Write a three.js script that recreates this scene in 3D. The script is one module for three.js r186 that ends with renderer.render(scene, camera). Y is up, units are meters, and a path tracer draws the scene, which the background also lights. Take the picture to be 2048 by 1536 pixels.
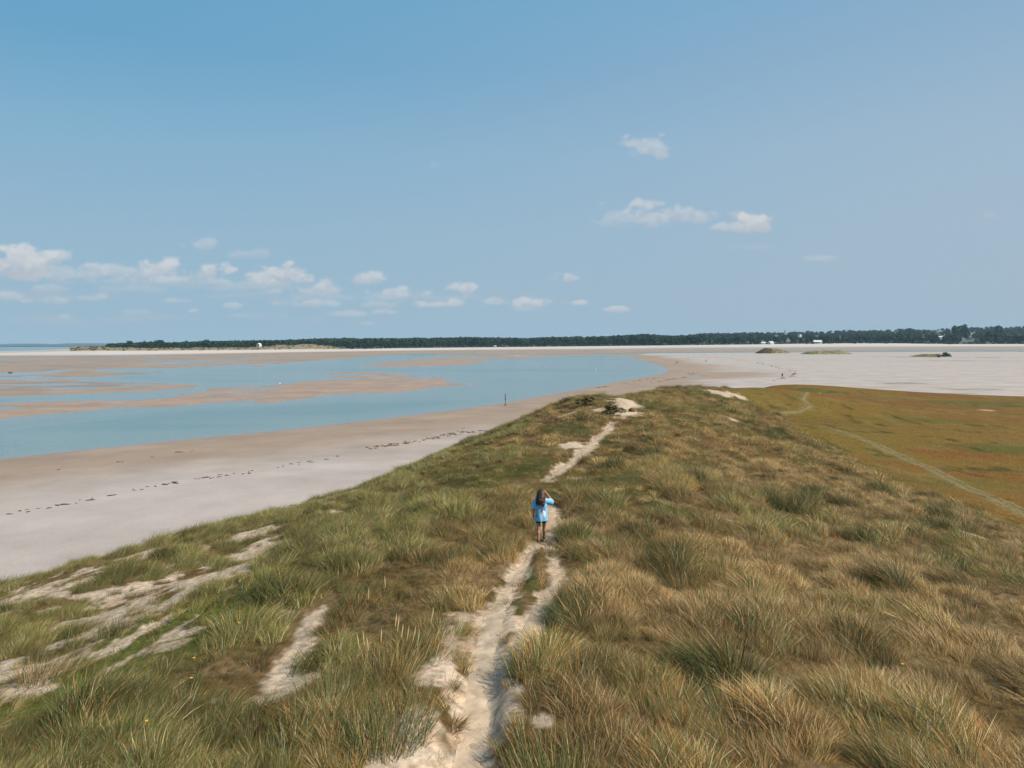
import * as THREE from 'three';
import { MarchingCubes } from 'three/addons/objects/MarchingCubes.js';
import { mergeGeometries } from 'three/addons/utils/BufferGeometryUtils.js';

// ------------------------------------------------------------------ camera, sky, sun, exposure
const scene = new THREE.Scene();
const F = 1475, CW = 2048, CH = 1536, EYE = 14.5;
const camera = new THREE.PerspectiveCamera(2 * Math.atan(CH / 2 / F) * 180 / Math.PI, CW / CH, 0.5, 30000);
camera.position.set(0, EYE, 0);
camera.rotation.order = 'YXZ';
camera.rotation.set(-Math.atan((CH / 2 - 686) / F), 0, -0.0035);
camera.updateMatrixWorld(true);
const SUN = new THREE.Vector3(0.80, 0.92, 0.28).normalize();
const sun = new THREE.DirectionalLight(new THREE.Color(1, 0.90, 0.76), 5);
sun.position.copy(SUN).multiplyScalar(300);
sun.castShadow = true;
sun.shadow.mapSize.set(4096, 4096);
Object.assign(sun.shadow.camera, { left: -150, right: 150, top: 150, bottom: -150, near: 1, far: 700 });
scene.add(sun, sun.target);
const renderer = new THREE.WebGLRenderer({ antialias: true });
renderer.setSize(1024, 768);
renderer.toneMapping = THREE.LinearToneMapping;
const EXPOSURE = 1.35;
renderer.toneMappingExposure = EXPOSURE;
renderer.shadowMap.enabled = true;
scene.fog = new THREE.FogExp2(new THREE.Color(0.42, 0.62, 0.80), 0.00006);

// ------------------------------------------------------------------ helpers
const clamp = (x, a = 0, b = 1) => Math.min(b, Math.max(a, x));
const sstep = (a, b, x) => { const t = clamp((x - a) / (b - a)); return t * t * (3 - 2 * t); };
const mix = (a, b, t) => a + (b - a) * t;
const mix3 = (a, b, t) => [mix(a[0], b[0], t), mix(a[1], b[1], t), mix(a[2], b[2], t)];
function rng(seed) {
  let s = seed | 0;
  return () => { s = (s + 0x6d2b79f5) | 0; let t = Math.imul(s ^ (s >>> 15), 1 | s); t = (t + Math.imul(t ^ (t >>> 7), 61 | t)) ^ t; return ((t ^ (t >>> 14)) >>> 0) / 4294967296; };
}
function hash2(ix, iy, k = 0) {
  let h = Math.imul(ix, 374761393) + Math.imul(iy, 668265263) + Math.imul(k, 1274126177);
  h = Math.imul(h ^ (h >>> 13), 1274126177); h ^= h >>> 16;
  return (h >>> 0) / 4294967296;
}
function noise(x, y, k = 0) {                       // value noise, -1..1
  const ix = Math.floor(x), iy = Math.floor(y); let fx = x - ix, fy = y - iy;
  fx = fx * fx * fx * (fx * (fx * 6 - 15) + 10); fy = fy * fy * fy * (fy * (fy * 6 - 15) + 10);
  const a = hash2(ix, iy, k), b = hash2(ix + 1, iy, k), c = hash2(ix, iy + 1, k), d = hash2(ix + 1, iy + 1, k);
  return (a + (b - a) * fx + (c - a) * fy + (a - b - c + d) * fx * fy) * 2 - 1;
}
function fbm(x, y, o = 4, k = 0) { let s = 0, a = 0.5, n = 0; for (let i = 0; i < o; i++) { s += a * noise(x, y, k + i * 17); n += a; a *= 0.5; const t = x * 1.62 - y * 1.18; y = x * 1.18 + y * 1.62; x = t; } return s / n; }
function ray(px, py) { return new THREE.Vector3((px / CW) * 2 - 1, 1 - (py / CH) * 2, 0.5).unproject(camera).sub(camera.position).normalize(); }
function onPlane(px, py, h = 0) { const d = ray(px, py), t = (h - EYE) / d.y; return [d.x * t, d.z * t]; }
const horizonAt = (px) => 686 - (px - 1024) * 0.0035;
function project(x, y, z) { const v = new THREE.Vector3(x, y, z).project(camera); return [(v.x + 1) / 2 * CW, (1 - v.y) / 2 * CH]; }
function lerpTable(T, x, c = 1) {
  if (x <= T[0][0]) return T[0][c];
  for (let i = 1; i < T.length; i++) if (x <= T[i][0]) return mix(T[i - 1][c], T[i][c], (x - T[i - 1][0]) / (T[i][0] - T[i - 1][0]));
  return T[T.length - 1][c];
}
function segDist(x, y, a, b) {
  const dx = b[0] - a[0], dy = b[1] - a[1], t = clamp(((x - a[0]) * dx + (y - a[1]) * dy) / (dx * dx + dy * dy + 1e-9));
  return [Math.hypot(x - a[0] - dx * t, y - a[1] - dy * t), t];
}
function polySigned(P, x, y) {                      // + inside
  let d = Infinity, inside = false;
  for (let i = 0, j = P.length - 1; i < P.length; j = i++) {
    const a = P[j], b = P[i], dx = b[0] - a[0], dy = b[1] - a[1];
    let t = ((x - a[0]) * dx + (y - a[1]) * dy) / (dx * dx + dy * dy + 1e-9); t = t < 0 ? 0 : t > 1 ? 1 : t;
    const ex = x - a[0] - dx * t, ey = y - a[1] - dy * t, q = ex * ex + ey * ey;
    if (q < d) d = q;
    if ((a[1] > y) !== (b[1] > y) && x < (b[0] - a[0]) * (y - a[1]) / (b[1] - a[1]) + a[0]) inside = !inside;
  }
  return inside ? Math.sqrt(d) : -Math.sqrt(d);
}
const nameCount = {};
function numbered(n) { const k = nameCount[n] = (nameCount[n] ?? -1) + 1; return k ? `${n}_${String(k).padStart(3, '0')}` : n; }
function tag(o, label, category, group, kind) {
  Object.assign(o.userData, { label }, category ? { category } : {}, group ? { group } : {}, kind ? { kind } : {});
  return o;
}
function shadows(o) { o.traverse((m) => { if (m.isMesh) { m.castShadow = true; m.receiveShadow = true; } }); return o; }
function mesh(name, geo, mat, parent = scene) {
  const m = new THREE.Mesh(geo, mat); m.castShadow = m.receiveShadow = true;
  m.name = parent === scene ? numbered(name) : name; parent.add(m); return m;
}
function thing(name, label, category, pos = [0, 0, 0], turn = 0, group) {
  const o = new THREE.Group(); o.name = numbered(name); o.position.set(...pos); o.rotation.y = turn; scene.add(o);
  return tag(o, label, category, group);
}
const std = (o) => new THREE.MeshStandardMaterial(o), matte = (o) => new THREE.MeshPhysicalMaterial({ specularIntensity: .15, ...o });
const lin = (r, g, b) => new THREE.Color().setRGB(r, g, b);

// ------------------------------------------------------------------ sky (air and clouds only)
{
  const W = 4096, H = 2048, data = new Float32Array(W * H * 4);
  const C = [[60, 541, 170, 12, .5], [300, 562, 170, 10, .4], [500, 572, 140, 9, .36], [760, 596, 150, 8, .25], [40, 525, 75, 30, 1], [95, 518, 45, 18, .7], [140, 545, 130, 16, .6], [210, 548, 75, 14, .65], [322, 540, 48, 19, .95], [395, 552, 16, 14, .6], [350, 562, 55, 9, .6], [430, 547, 33, 18, .85], [440, 565, 40, 8, .5],
    [552, 556, 68, 20, .95], [583, 546, 26, 20, .9], [650, 575, 26, 15, .8], [600, 583, 70, 9, .5], [735, 558, 28, 13, .75], [800, 588, 55, 11, .65], [920, 576, 34, 10, .85], [885, 608, 42, 8, .75], [985, 605, 30, 8, .5],
    [1040, 607, 18, 9, .8], [1072, 606, 30, 10, .85], [1050, 618, 40, 6, .4], [1150, 607, 22, 6, .75], [1130, 556, 24, 8, .65], [1236, 620, 20, 5, .75], [405, 490, 34, 10, .4], [520, 510, 48, 10, .28], [1288, 297, 42, 24, .6],
    [1285, 430, 62, 26, .7], [1345, 430, 46, 20, .55], [1425, 436, 55, 12, .55], [1450, 456, 34, 10, .6], [1510, 446, 30, 18, 1], [1235, 440, 45, 16, .35], [1645, 518, 28, 6, .35], [1980, 430, 24, 8, .18], [1500, 495, 34, 6, .18],
    [25, 592, 30, 7, .5], [95, 578, 34, 6, .4], [90, 602, 46, 7, .42], [185, 595, 28, 7, .55], [130, 634, 30, 6, .4], [470, 612, 20, 6, .55], [575, 607, 30, 7, .5], [640, 608, 30, 7, .55], [690, 628, 34, 6, .5], [760, 610, 34, 7, .4],
    [770, 625, 24, 5, .4], [735, 648, 16, 4, .35], [388, 622, 10, 4, .6], [350, 602, 20, 4, .4], [275, 625, 30, 4, .3], [520, 632, 40, 4, .25], [860, 640, 26, 4, .25], [480, 575, 60, 8, .3], [260, 580, 70, 8, .25], [870, 330, 14, 7, .15]];
  // colour by height, away from the sun and towards it: a pale horizon, deeper blue above
  const AWAY = [[0, .340, .482, .588], [4, .322, .478, .600], [8, .298, .468, .612], [14, .225, .432, .610], [20, .118, .355, .570], [27, .090, .335, .545], [80, .060, .20, .40]], TOWARD = [[0, .372, .478, .572], [4, .378, .487, .585], [8, .375, .490, .600], [14, .345, .480, .612], [20, .272, .432, .600], [27, .185, .400, .595], [80, .090, .24, .43]];
  const inv = camera.matrixWorldInverse, v = new THREE.Vector3();
  for (let row = 0; row < H; row++) {
    const el = ((row + 0.5) / H - 0.5) * Math.PI, y = Math.sin(el), cy = Math.cos(el), e = Math.max(0, el) * 180 / Math.PI;
    // colour by height: a pale horizon, deeper blue above
    const away = [0, 1, 2].map((k) => lerpTable(AWAY, e, k + 1)), toward = [0, 1, 2].map((k) => lerpTable(TOWARD, e, k + 1));
    for (let col = 0; col < W; col++) {
      const az = ((col + 0.5) / W - 0.5) * 2 * Math.PI, x = Math.cos(az) * cy, z = Math.sin(az) * cy;
      const cg = x * SUN.x + y * SUN.y + z * SUN.z, o = (row * W + col) * 4;
      let c = el < 0 ? [.30, .36, .40] : mix3(away, toward, sstep(-.5, .5, cg));
      if (el >= 0) {
        if (cg > .85) { const k = ((cg - .85) / .15) ** 3; c = [c[0] + .5 * k, c[1] + .5 * k, c[2] + .45 * k]; }
        if (z < -0.5 && e < 24) {
          v.set(x, y, z).transformDirection(inv);
          const px = CW / 2 + v.x / -v.z * F, py = CH / 2 - v.y / -v.z * F;
          if (px > -200 && px < 2250) {
            let a = 0, top = 0;
            for (const q of C) {
              const dx = (px - q[0]) / q[2], dy = (py - q[1]) / (q[3] * (py > q[1] ? .8 : 1.1));
              const r = (dx * dx + dy * dy) * .72; if (r > 2.8) continue;
              const d = 1 - r + fbm(px / 26 + q[0], py / 15, 6, 5) * 1.5 + fbm(px / 60, py / 40, 2, 9) * .5;
              const t = sstep(-.1, .85, d) * q[4];
              if (t > a) { a = t; top = clamp(.55 - dy * .5 + fbm(px / 14, py / 10, 3, 21) * .5); }
            }
            const wisp = sstep(.05, .6, fbm(px / 150, py / 22, 4, 31)) * sstep(540, 585, py) * (1 - sstep(640, 672, py)) * sstep(1300, 500, px) * .55;
            const wc = mix3([.46, .51, .575], [.655, .675, .69], top);
            c = mix3(c, [.42, .495, .585], wisp);
            c = mix3(c, wc, a * .9);
          }
        }
      }
      data[o] = c[0] / EXPOSURE; data[o + 1] = c[1] / EXPOSURE; data[o + 2] = c[2] / EXPOSURE; data[o + 3] = 1;
    }
  }
  const t = new THREE.DataTexture(data, W, H, THREE.RGBAFormat, THREE.FloatType);
  t.mapping = THREE.EquirectangularReflectionMapping; t.magFilter = t.minFilter = THREE.LinearFilter; t.needsUpdate = true;
  scene.background = t; scene.environment = t;
}

// ------------------------------------------------------------------ small textures
function grainTexture(seed, size, fn, srgb = true) {
  const d = new Uint8Array(size * size * 4);
  for (let y = 0; y < size; y++) for (let x = 0; x < size; x++) { const c = fn(x, y); const o = (y * size + x) * 4; d[o] = clamp(c[0]) * 255; d[o + 1] = clamp(c[1]) * 255; d[o + 2] = clamp(c[2]) * 255; d[o + 3] = 255; }
  const t = new THREE.DataTexture(d, size, size); t.wrapS = t.wrapT = THREE.RepeatWrapping; t.magFilter = THREE.LinearFilter; t.minFilter = THREE.LinearMipmapLinearFilter; t.generateMipmaps = true;
  if (srgb) t.colorSpace = THREE.SRGBColorSpace; t.needsUpdate = true; return t;
}
function tileNoise(x, y, size, cells, k) {           // tiling value noise
  const s = cells / size, X = x * s, Y = y * s, ix = Math.floor(X), iy = Math.floor(Y); let fx = X - ix, fy = Y - iy; fx = fx * fx * (3 - 2 * fx); fy = fy * fy * (3 - 2 * fy);
  const h = (a, b) => hash2(((a % cells) + cells) % cells, ((b % cells) + cells) % cells, k);
  return mix(mix(h(ix, iy), h(ix + 1, iy), fx), mix(h(ix, iy + 1), h(ix + 1, iy + 1), fx), fy) * 2 - 1;
}
const tileFbm = (x, y, size, cells, o, k) => { let s = 0, a = .5, n = 0; for (let i = 0; i < o; i++) { s += a * tileNoise(x, y, size, cells << i, k + i); n += a; a *= .55; } return s / n; };
const sandMap = grainTexture(1, 512, (x, y) => { const g = .93 + tileFbm(x, y, 512, 8, 6, 3) * .10 + (hash2(x, y, 9) - .5) * .07; return [g, g * .995, g * .985]; });
const dimpleMap = grainTexture(2, 512, (x, y) => { const g = .5 + tileFbm(x, y, 512, 14, 4, 40) * .5; return [g, g, g]; }, false);
const turfMap = grainTexture(3, 512, (x, y) => { const a = tileFbm(x, y, 512, 24, 5, 60), b = (hash2(x, y, 77) - .5), g = .86 + a * .26 + b * .16, r = tileFbm(x, y, 512, 20, 4, 90); return [g + r * .05, g, g - r * .04]; });
const rippleMap = grainTexture(4, 512, (x, y) => { const a = tileFbm(x, y, 512, 10, 5, 120); return [.5 + a * .5, .5 + a * .5, .5 + a * .5]; }, false);

// ------------------------------------------------------------------ dune relief: a thin-plate surface through points of known height
const CTRL = [];
const cp = (px, py, h) => { const [x, z] = onPlane(px, py, h); CTRL.push([x, z, h]); };
[[960, 1530, 8.6], [1000, 1350, 8.65], [1040, 1180, 8.6], [1078, 1088, 8.5], [1090, 1000, 8.2], [1090, 950, 7.9], [1150, 905, 7.9], [1190, 870, 8.2], [1235, 825, 8.5], [1250, 797, 8.7], [1165, 796, 9.0], [1140, 840, 8.2],
  [1330, 782, 7.9], [1400, 778, 7.9], [1450, 780, 7.5], [1500, 775, 6.8], [1550, 785, 5.4],
  [760, 1340, 8.7], [600, 1350, 7.5], [640, 1200, 8.0], [470, 1330, 7.7], [540, 1130, 7.9], [800, 1100, 8.4], [900, 1010, 8.0], [950, 930, 7.5], [600, 1090, 7.5], [400, 1160, 6.7], [480, 1190, 6.9], [250, 1315, 6.9], [0, 1450, 6.9], [150, 1450, 7.3], [100, 1530, 7.6], [500, 1500, 8.1], [350, 1400, 7.6],
  [0, 1370, 6.0], [200, 1255, 5.6], [100, 1190, 5], [450, 1150, 5.6], [300, 1130, 4.8], [0, 1185, 3.6], [250, 1105, 3.9], [450, 1062, 4.2], [640, 1012, 5.1], [800, 955, 5.7], [900, 920, 6.1], [1000, 872, 6.4], [1100, 822, 7.1],
  [1300, 1200, 8.5], [1300, 1000, 8.2], [1500, 1050, 7.7], [1500, 1300, 8.4], [1800, 1450, 8.3], [2040, 1530, 8.0], [2040, 1250, 7.0], [2040, 1110, 5.7], [1800, 1010, 5.7], [1800, 1150, 7], [1650, 930, 6], [1500, 890, 7], [1400, 850, 7.5], [1300, 860, 8], [1550, 855, 6], [1500, 815, 6.6],
  [1650, 890, 4.2], [1800, 960, 4.2], [2000, 1040, 4.2], [1560, 838, 4.4], [1700, 850, 4.0], [2040, 900, 3.8], [2040, 1000, 4], [1700, 805, 3.3], [2040, 825, 3], [2040, 799, 2.6], [1600, 784, 3.1], [1800, 788, 2.7], [1540, 772, 3.6]].forEach((a) => cp(...a));
CTRL.push([-32, -33, 0.4], [-29, -44, 0], [-24, -56, 0], [-18, -66, 0], [-14, -78, 0], [-9, -95, 0], [-1, -112, 0.2], [12, -128, 0.4], [26, -142, 1.5], [45, -165, 2], [60, -185, 2], [-36, -28, .4], [-34, -15, 2], [-40, -50, -2], [-28, -80, -2], [-10, -125, -2], [10, -150, -1], [30, -175, -.5],
  [70, -215, .3], [105, -205, .3], [140, -185, .3], [60, -235, -1], [170, -170, .3], [0, 8, 8.6], [-8, 4, 7.8], [10, 4, 8.2], [-18, 0, 6.4], [20, 0, 7.2], [30, -18, 5], [-26, -8, 4.5], [45, -12, 4], [80, -30, 4], [100, -80, 3.3], [130, -120, 3]);
const TPS = (() => {
  const n = CTRL.length, N = n + 3, S = 50, A = [], U = (r2) => (r2 < 1e-12 ? 0 : r2 * Math.log(r2));
  for (let i = 0; i < n; i++) {
    const r = new Float64Array(N + 1);
    for (let j = 0; j < n; j++) r[j] = U(((CTRL[i][0] - CTRL[j][0]) / S) ** 2 + ((CTRL[i][1] - CTRL[j][1]) / S) ** 2);
    r[i] += 0.004; r[n] = 1; r[n + 1] = CTRL[i][0] / S; r[n + 2] = CTRL[i][1] / S; r[N] = CTRL[i][2]; A.push(r);
  }
  for (let k = 0; k < 3; k++) { const r = new Float64Array(N + 1); for (let j = 0; j < n; j++) r[j] = k === 0 ? 1 : CTRL[j][k - 1] / S; A.push(r); }
  for (let i = 0; i < N; i++) {
    let p = i; for (let j = i + 1; j < N; j++) if (Math.abs(A[j][i]) > Math.abs(A[p][i])) p = j;
    [A[i], A[p]] = [A[p], A[i]];
    for (let j = 0; j < N; j++) if (j !== i) { const f = A[j][i] / A[i][i]; if (f) for (let k = i; k <= N; k++) A[j][k] -= f * A[i][k]; }
  }
  const w = A.map((r, i) => r[N] / r[i]);
  return (x, z) => { let s = w[n] + w[n + 1] * x / S + w[n + 2] * z / S; for (let j = 0; j < n; j++) { const dx = (x - CTRL[j][0]) / S, dz = (z - CTRL[j][1]) / S; s += w[j] * U(dx * dx + dz * dz); } return s; };
})();
function hit(px, py, f = TPS) {
  const d = ray(px, py); let t = 5, s = 0.5;
  while (t < 600) { const x = d.x * t, y = EYE + d.y * t, z = d.z * t; if (y < f(x, z)) break; t += s; s = Math.max(.3, t * .01); }
  let a = t - s, b = t;
  for (let i = 0; i < 14; i++) { const m = (a + b) / 2; if (EYE + d.y * m < f(d.x * m, d.z * m)) b = m; else a = m; }
  return [d.x * b, d.z * b, b];
}
// bare sand: trodden lines and patches
const line = (pts, sx = 1) => pts.map((p) => { const h = hit(p[0], p[1]); return [h[0], h[1], p[2] * sx]; });
const PATH_MAIN = line([[925, 1590, .34], [932, 1536, .34], [945, 1450, .31], [952, 1380, .32], [965, 1300, .30], [985, 1240, .27], [1010, 1180, .23], [1035, 1135, .18], [1052, 1105, .14], [1068, 1085, .10]]);
const PATH_RIGHT = line([[1010, 1340, .12], [1045, 1285, .20], [1072, 1235, .22], [1097, 1180, .19], [1115, 1140, .15], [1104, 1095, .12], [1106, 1050, .22], [1102, 1020, .18], [1095, 1003, .10]]);
const PATH_FAR = line([[1085, 955, .10], [1110, 945, .22], [1145, 922, .28], [1170, 897, .36], [1195, 875, .34], [1215, 857, .28], [1226, 845, .2]]);
const PATH_CREST = line([[1240, 838, .5], [1256, 826, .8], [1258, 812, .9], [1250, 800, .6], [1236, 796, .5]]);
const TRACK = line([[150, 1378, .10], [250, 1322, .13], [330, 1272, .13], [400, 1226, .12], [465, 1187, .10]]);
const TRAIL = line([[2140, 1068, .55], [2048, 1027, .55], [1960, 987, .5], [1860, 937, .5], [1760, 892, .5], [1680, 862, .45], [1610, 846, .45], [1560, 829, .6]]);
const TRAIL_SIDE = line([[1556, 826, .5], [1600, 823, .45], [1622, 812, .4], [1606, 800, .35], [1640, 785, .3]]);
const GULLY = line([[645, 1205, .22], [615, 1255, .26], [592, 1300, .3], [572, 1350, .42], [552, 1390, .3]]);
const DIAG = line([[150, 1342, .35], [230, 1305, .22], [300, 1262, .25], [365, 1222, .18]]);
const LINES = [PATH_MAIN, PATH_RIGHT, PATH_FAR, PATH_CREST, TRACK, GULLY, DIAG];
const PATCH = [[900, 1250, 30, 45], [880, 1330, 52, 48], [840, 1450, 60, 55], [790, 1520, 90, 50], [1045, 1310, 20, 24], [1085, 1440, 13, 12], [1030, 1420, 14, 16], [1070, 1225, 20, 26], [1150, 890, 38, 8], [1200, 822, 24, 6], [1226, 801, 16, 4], [1140, 830, 14, 4], [1200, 795, 8, 3],
  [75, 1180, 70, 22], [0, 1205, 40, 16], [290, 1110, 28, 12], [490, 1110, 34, 11], [450, 1145, 46, 11], [370, 1168, 40, 9], [240, 1235, 55, 26], [310, 1215, 40, 14], [200, 1270, 40, 14], [330, 1290, 30, 8], [360, 1266, 30, 9], [10, 1375, 75, 45], [60, 1385, 40, 18], [-60, 1380, 60, 60], [510, 1068, 26, 11], [535, 1082, 14, 8], [640, 1005, 18, 4], [570, 1230, 22, 14],
  [690, 1370, 26, 22], [580, 1370, 40, 24], [410, 1400, 30, 12], [620, 1500, 16, 8], [1480, 1056, 15, 8], [1940, 1072, 24, 5], [1985, 1105, 26, 5], [1240, 985, 14, 4], [1105, 957, 12, 4], [1150, 958, 14, 4], [1450, 786, 24, 4], [1520, 769, 26, 4], [1490, 770, 10, 3], [1180, 812, 10, 4], [1255, 845, 8, 4], [1165, 872, 8, 3], [1970, 820, 10, 2], [1450, 835, 10, 3]].map(([px, py, rx, ry]) => {
  const c = hit(px, py), a = hit(px + rx, py), b = hit(px, py - ry), e = hit(px, py + ry);
  return [c[0], c[1], Math.max(.12, Math.hypot(a[0] - c[0], a[1] - c[1])), Math.max(.2, Math.min(Math.hypot(b[0] - e[0], b[1] - e[1]) / 2, (px > 600 && py > 1200 ? 3.6 : 1.5) * Math.hypot(a[0] - c[0], a[1] - c[1]), 6))];
});
function lineField(L, x, z) { let best = -99; for (let i = 1; i < L.length; i++) { const a = L[i - 1], b = L[i]; if (Math.min(a[1], b[1]) - 3 > z || Math.max(a[1], b[1]) + 3 < z) continue; const [d, t] = segDist(x, z, a, b); const v = 1 - d / mix(a[2], b[2], t); if (v > best) best = v; } return best; }
function sandField(x, z) {                           // > 0 bare sand
  let v = -3;
  for (const L of LINES) v = Math.max(v, (lineField(L, x, z) + (L === TRACK || L === GULLY || L === DIAG ? 0 : .75)) / 1.5);
  for (const p of PATCH) { const dx = (x - p[0]) / p[2], dz = (z - p[1]) / p[3]; if (dx > 2 || dx < -2 || dz > 2 || dz < -2) continue; v = Math.max(v, (1 - Math.sqrt(dx * dx + dz * dz)) * 1.1); }
  return v;
}
const trackX = [[-60, -4], [-30, -7.2], [-22.5, -8.3], [-18, -9.4], [-15, -10.3], [-5, -12]];
function leftHollow(x, z) { return z > -48 ? sstep(0, 2, lerpTable(trackX, z) - x) : 0; }
const meadowEdge = [[2100, 1095], [2048, 1070], [1950, 1035], [1850, 995], [1750, 945], [1650, 893], [1590, 855], [1545, 828], [1505, 805], [1478, 792]].map(([a, b]) => { const h = hit(a, b); return [h[1], h[0]]; }).sort((a, b) => a[0] - b[0]);
function meadow(x, z) { return sstep(-1.5, 2, x - lerpTable(meadowEdge, z) + fbm(x / 7, z / 7, 3, 71) * 2.5) * sstep(-30, -40, z + 0 * x); }
function clump(x, z, s = 1.4) {                     // nearest tussock centre on a jittered grid: [distance, centre x, centre z, id]
  const ix = Math.floor(x / s), iz = Math.floor(z / s); let b = [9, x, z, 0];
  for (let i = -1; i < 2; i++) for (let j = -1; j < 2; j++) { const a = ix + i, c = iz + j, cx = (a + hash2(a, c, 5)) * s, cz = (c + hash2(a, c, 6)) * s, d = Math.hypot(x - cx, z - cz); if (d < b[0]) b = [d, cx, cz, hash2(a, c, 7)]; }
  return b;
}
function duneParts(x, z) {
  let h = TPS(x, z);
  const s = sandField(x, z) + fbm(x / .8, z / .8, 4, 11) * 1.05, m = meadow(x, z), hollow = leftHollow(x, z);
  const sand = sstep(.0, .32, Math.max(s, hollow * (fbm(x / 1.6, z / 1.6, 4, 13) * 2.1 - .80) - (1 - hollow) - 2 * sstep(5.0, 4.0, h)));
  const soft = (1 - m) * (z < -60 && x > 20 ? sstep(-1, -7, Math.max(lineField(TRAIL, x, z), lineField(TRAIL_SIDE, x, z))) : 1);
  h += fbm(x / 7, z / 7, 3, 3) * .35 * soft + fbm(x / 2.2, z / 2.2, 3, 4) * .12 * soft + fbm(x / 5, z / 9, 3, 8) * .05 * m;
  const main = Math.max(lineField(PATH_MAIN, x, z), lineField(PATH_FAR, x, z) * .6, lineField(PATH_RIGHT, x, z) * .4);
  if (main > -3) h -= .16 * sstep(-2.2, .7, main);
  if (z > -16) h -= .2 * sstep(-16, -11.5, z) * sstep(-.7, .3, lineField(PATH_MAIN, x, z));
  const c = clump(x, z), dens = sstep(.1, -1.4, Math.max(sandField(x, z), hollow * .35 - 1.2)) * soft;
  h += (z > -40 ? fbm(x / .9, z / .9, 3, 19) * .045 * sand * sstep(.2, -.8, lineField(PATH_MAIN, x, z)) : 0) + .24 * Math.exp(-c[0] * c[0] * 4.2) * dens * (.4 + c[3]);
  h += fbm(x / .35, z / .35, 2, 15) * .008 * sand * (z > -40 ? 1 : 0);
  return [h, sand, m, hollow, s];
}
const duneH = (x, z) => duneParts(x, z)[0];

const turfSpots = [[1170, 965, 110, 22], [950, 968, 90, 18], [1020, 945, 80, 14], [1085, 985, 60, 20], [1250, 985, 60, 12], [1062, 1140, 14, 30], [1035, 1215, 10, 30], [1360, 1030, 60, 14], [1560, 815, 70, 12], [1480, 800, 60, 10], [900, 935, 60, 10], [1200, 900, 60, 16], [1130, 860, 60, 14], [1085, 925, 50, 16], [600, 1130, 40, 14]].map(([px, py, rx, ry]) => { const c = hit(px, py), a = hit(px + rx, py), b = hit(px, py - ry), e = hit(px, py + ry); return [c[0], c[1], Math.abs(a[0] - c[0]), Math.min(14, Math.abs(b[1] - e[1]) / 2)]; });
function turfField(x, z) { let v = 0; for (const p of turfSpots) { const r = ((x - p[0]) / p[2]) ** 2 + ((z - p[1]) / p[3]) ** 2; if (r < 1.5) v = Math.max(v, 1.5 - r); } return clamp(v + fbm(x / 1.5, z / 1.5, 3, 141) * .5) * (v > 0 ? 1 : 0); }
function gridMesh(zs, nx, halfW, fn) {               // fn(x, z) -> [y, r, g, b]; a fan of rows whose spacing grows with distance
  const nz = zs.length, P = new Float32Array(nz * nx * 3), C = new Float32Array(nz * nx * 3), U = new Float32Array(nz * nx * 2), I = new Uint32Array((nz - 1) * (nx - 1) * 6);
  for (let j = 0; j < nz; j++) {
    const [x0, x1] = halfW(zs[j]);
    for (let i = 0; i < nx; i++) {
      const x = mix(x0, x1, i / (nx - 1)), z = zs[j], r = fn(x, z), o = j * nx + i;
      P.set([x, r[0], z], o * 3); C.set([r[1], r[2], r[3]], o * 3); U.set([x, z], o * 2);
    }
  }
  let k = 0;
  for (let j = 0; j < nz - 1; j++) for (let i = 0; i < nx - 1; i++) { const a = j * nx + i, b = a + 1, c = a + nx, d = c + 1; I[k++] = a; I[k++] = b; I[k++] = c; I[k++] = b; I[k++] = d; I[k++] = c; }
  const g = new THREE.BufferGeometry();
  g.setAttribute('position', new THREE.BufferAttribute(P, 3)); g.setAttribute('color', new THREE.BufferAttribute(C, 3)); g.setAttribute('uv', new THREE.BufferAttribute(U, 2)); g.setIndex(new THREE.BufferAttribute(I, 1));
  g.computeVertexNormals(); return g;
}
const rep = (t, m) => { const c = t.clone(); c.repeat.set(1 / m, 1 / m); c.needsUpdate = true; return c; };
const SAND_NEAR = [.42, .338, .262], SAND_DRY = [.365, .320, .298], SAND_WET = [.27, .20, .148];

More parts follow.
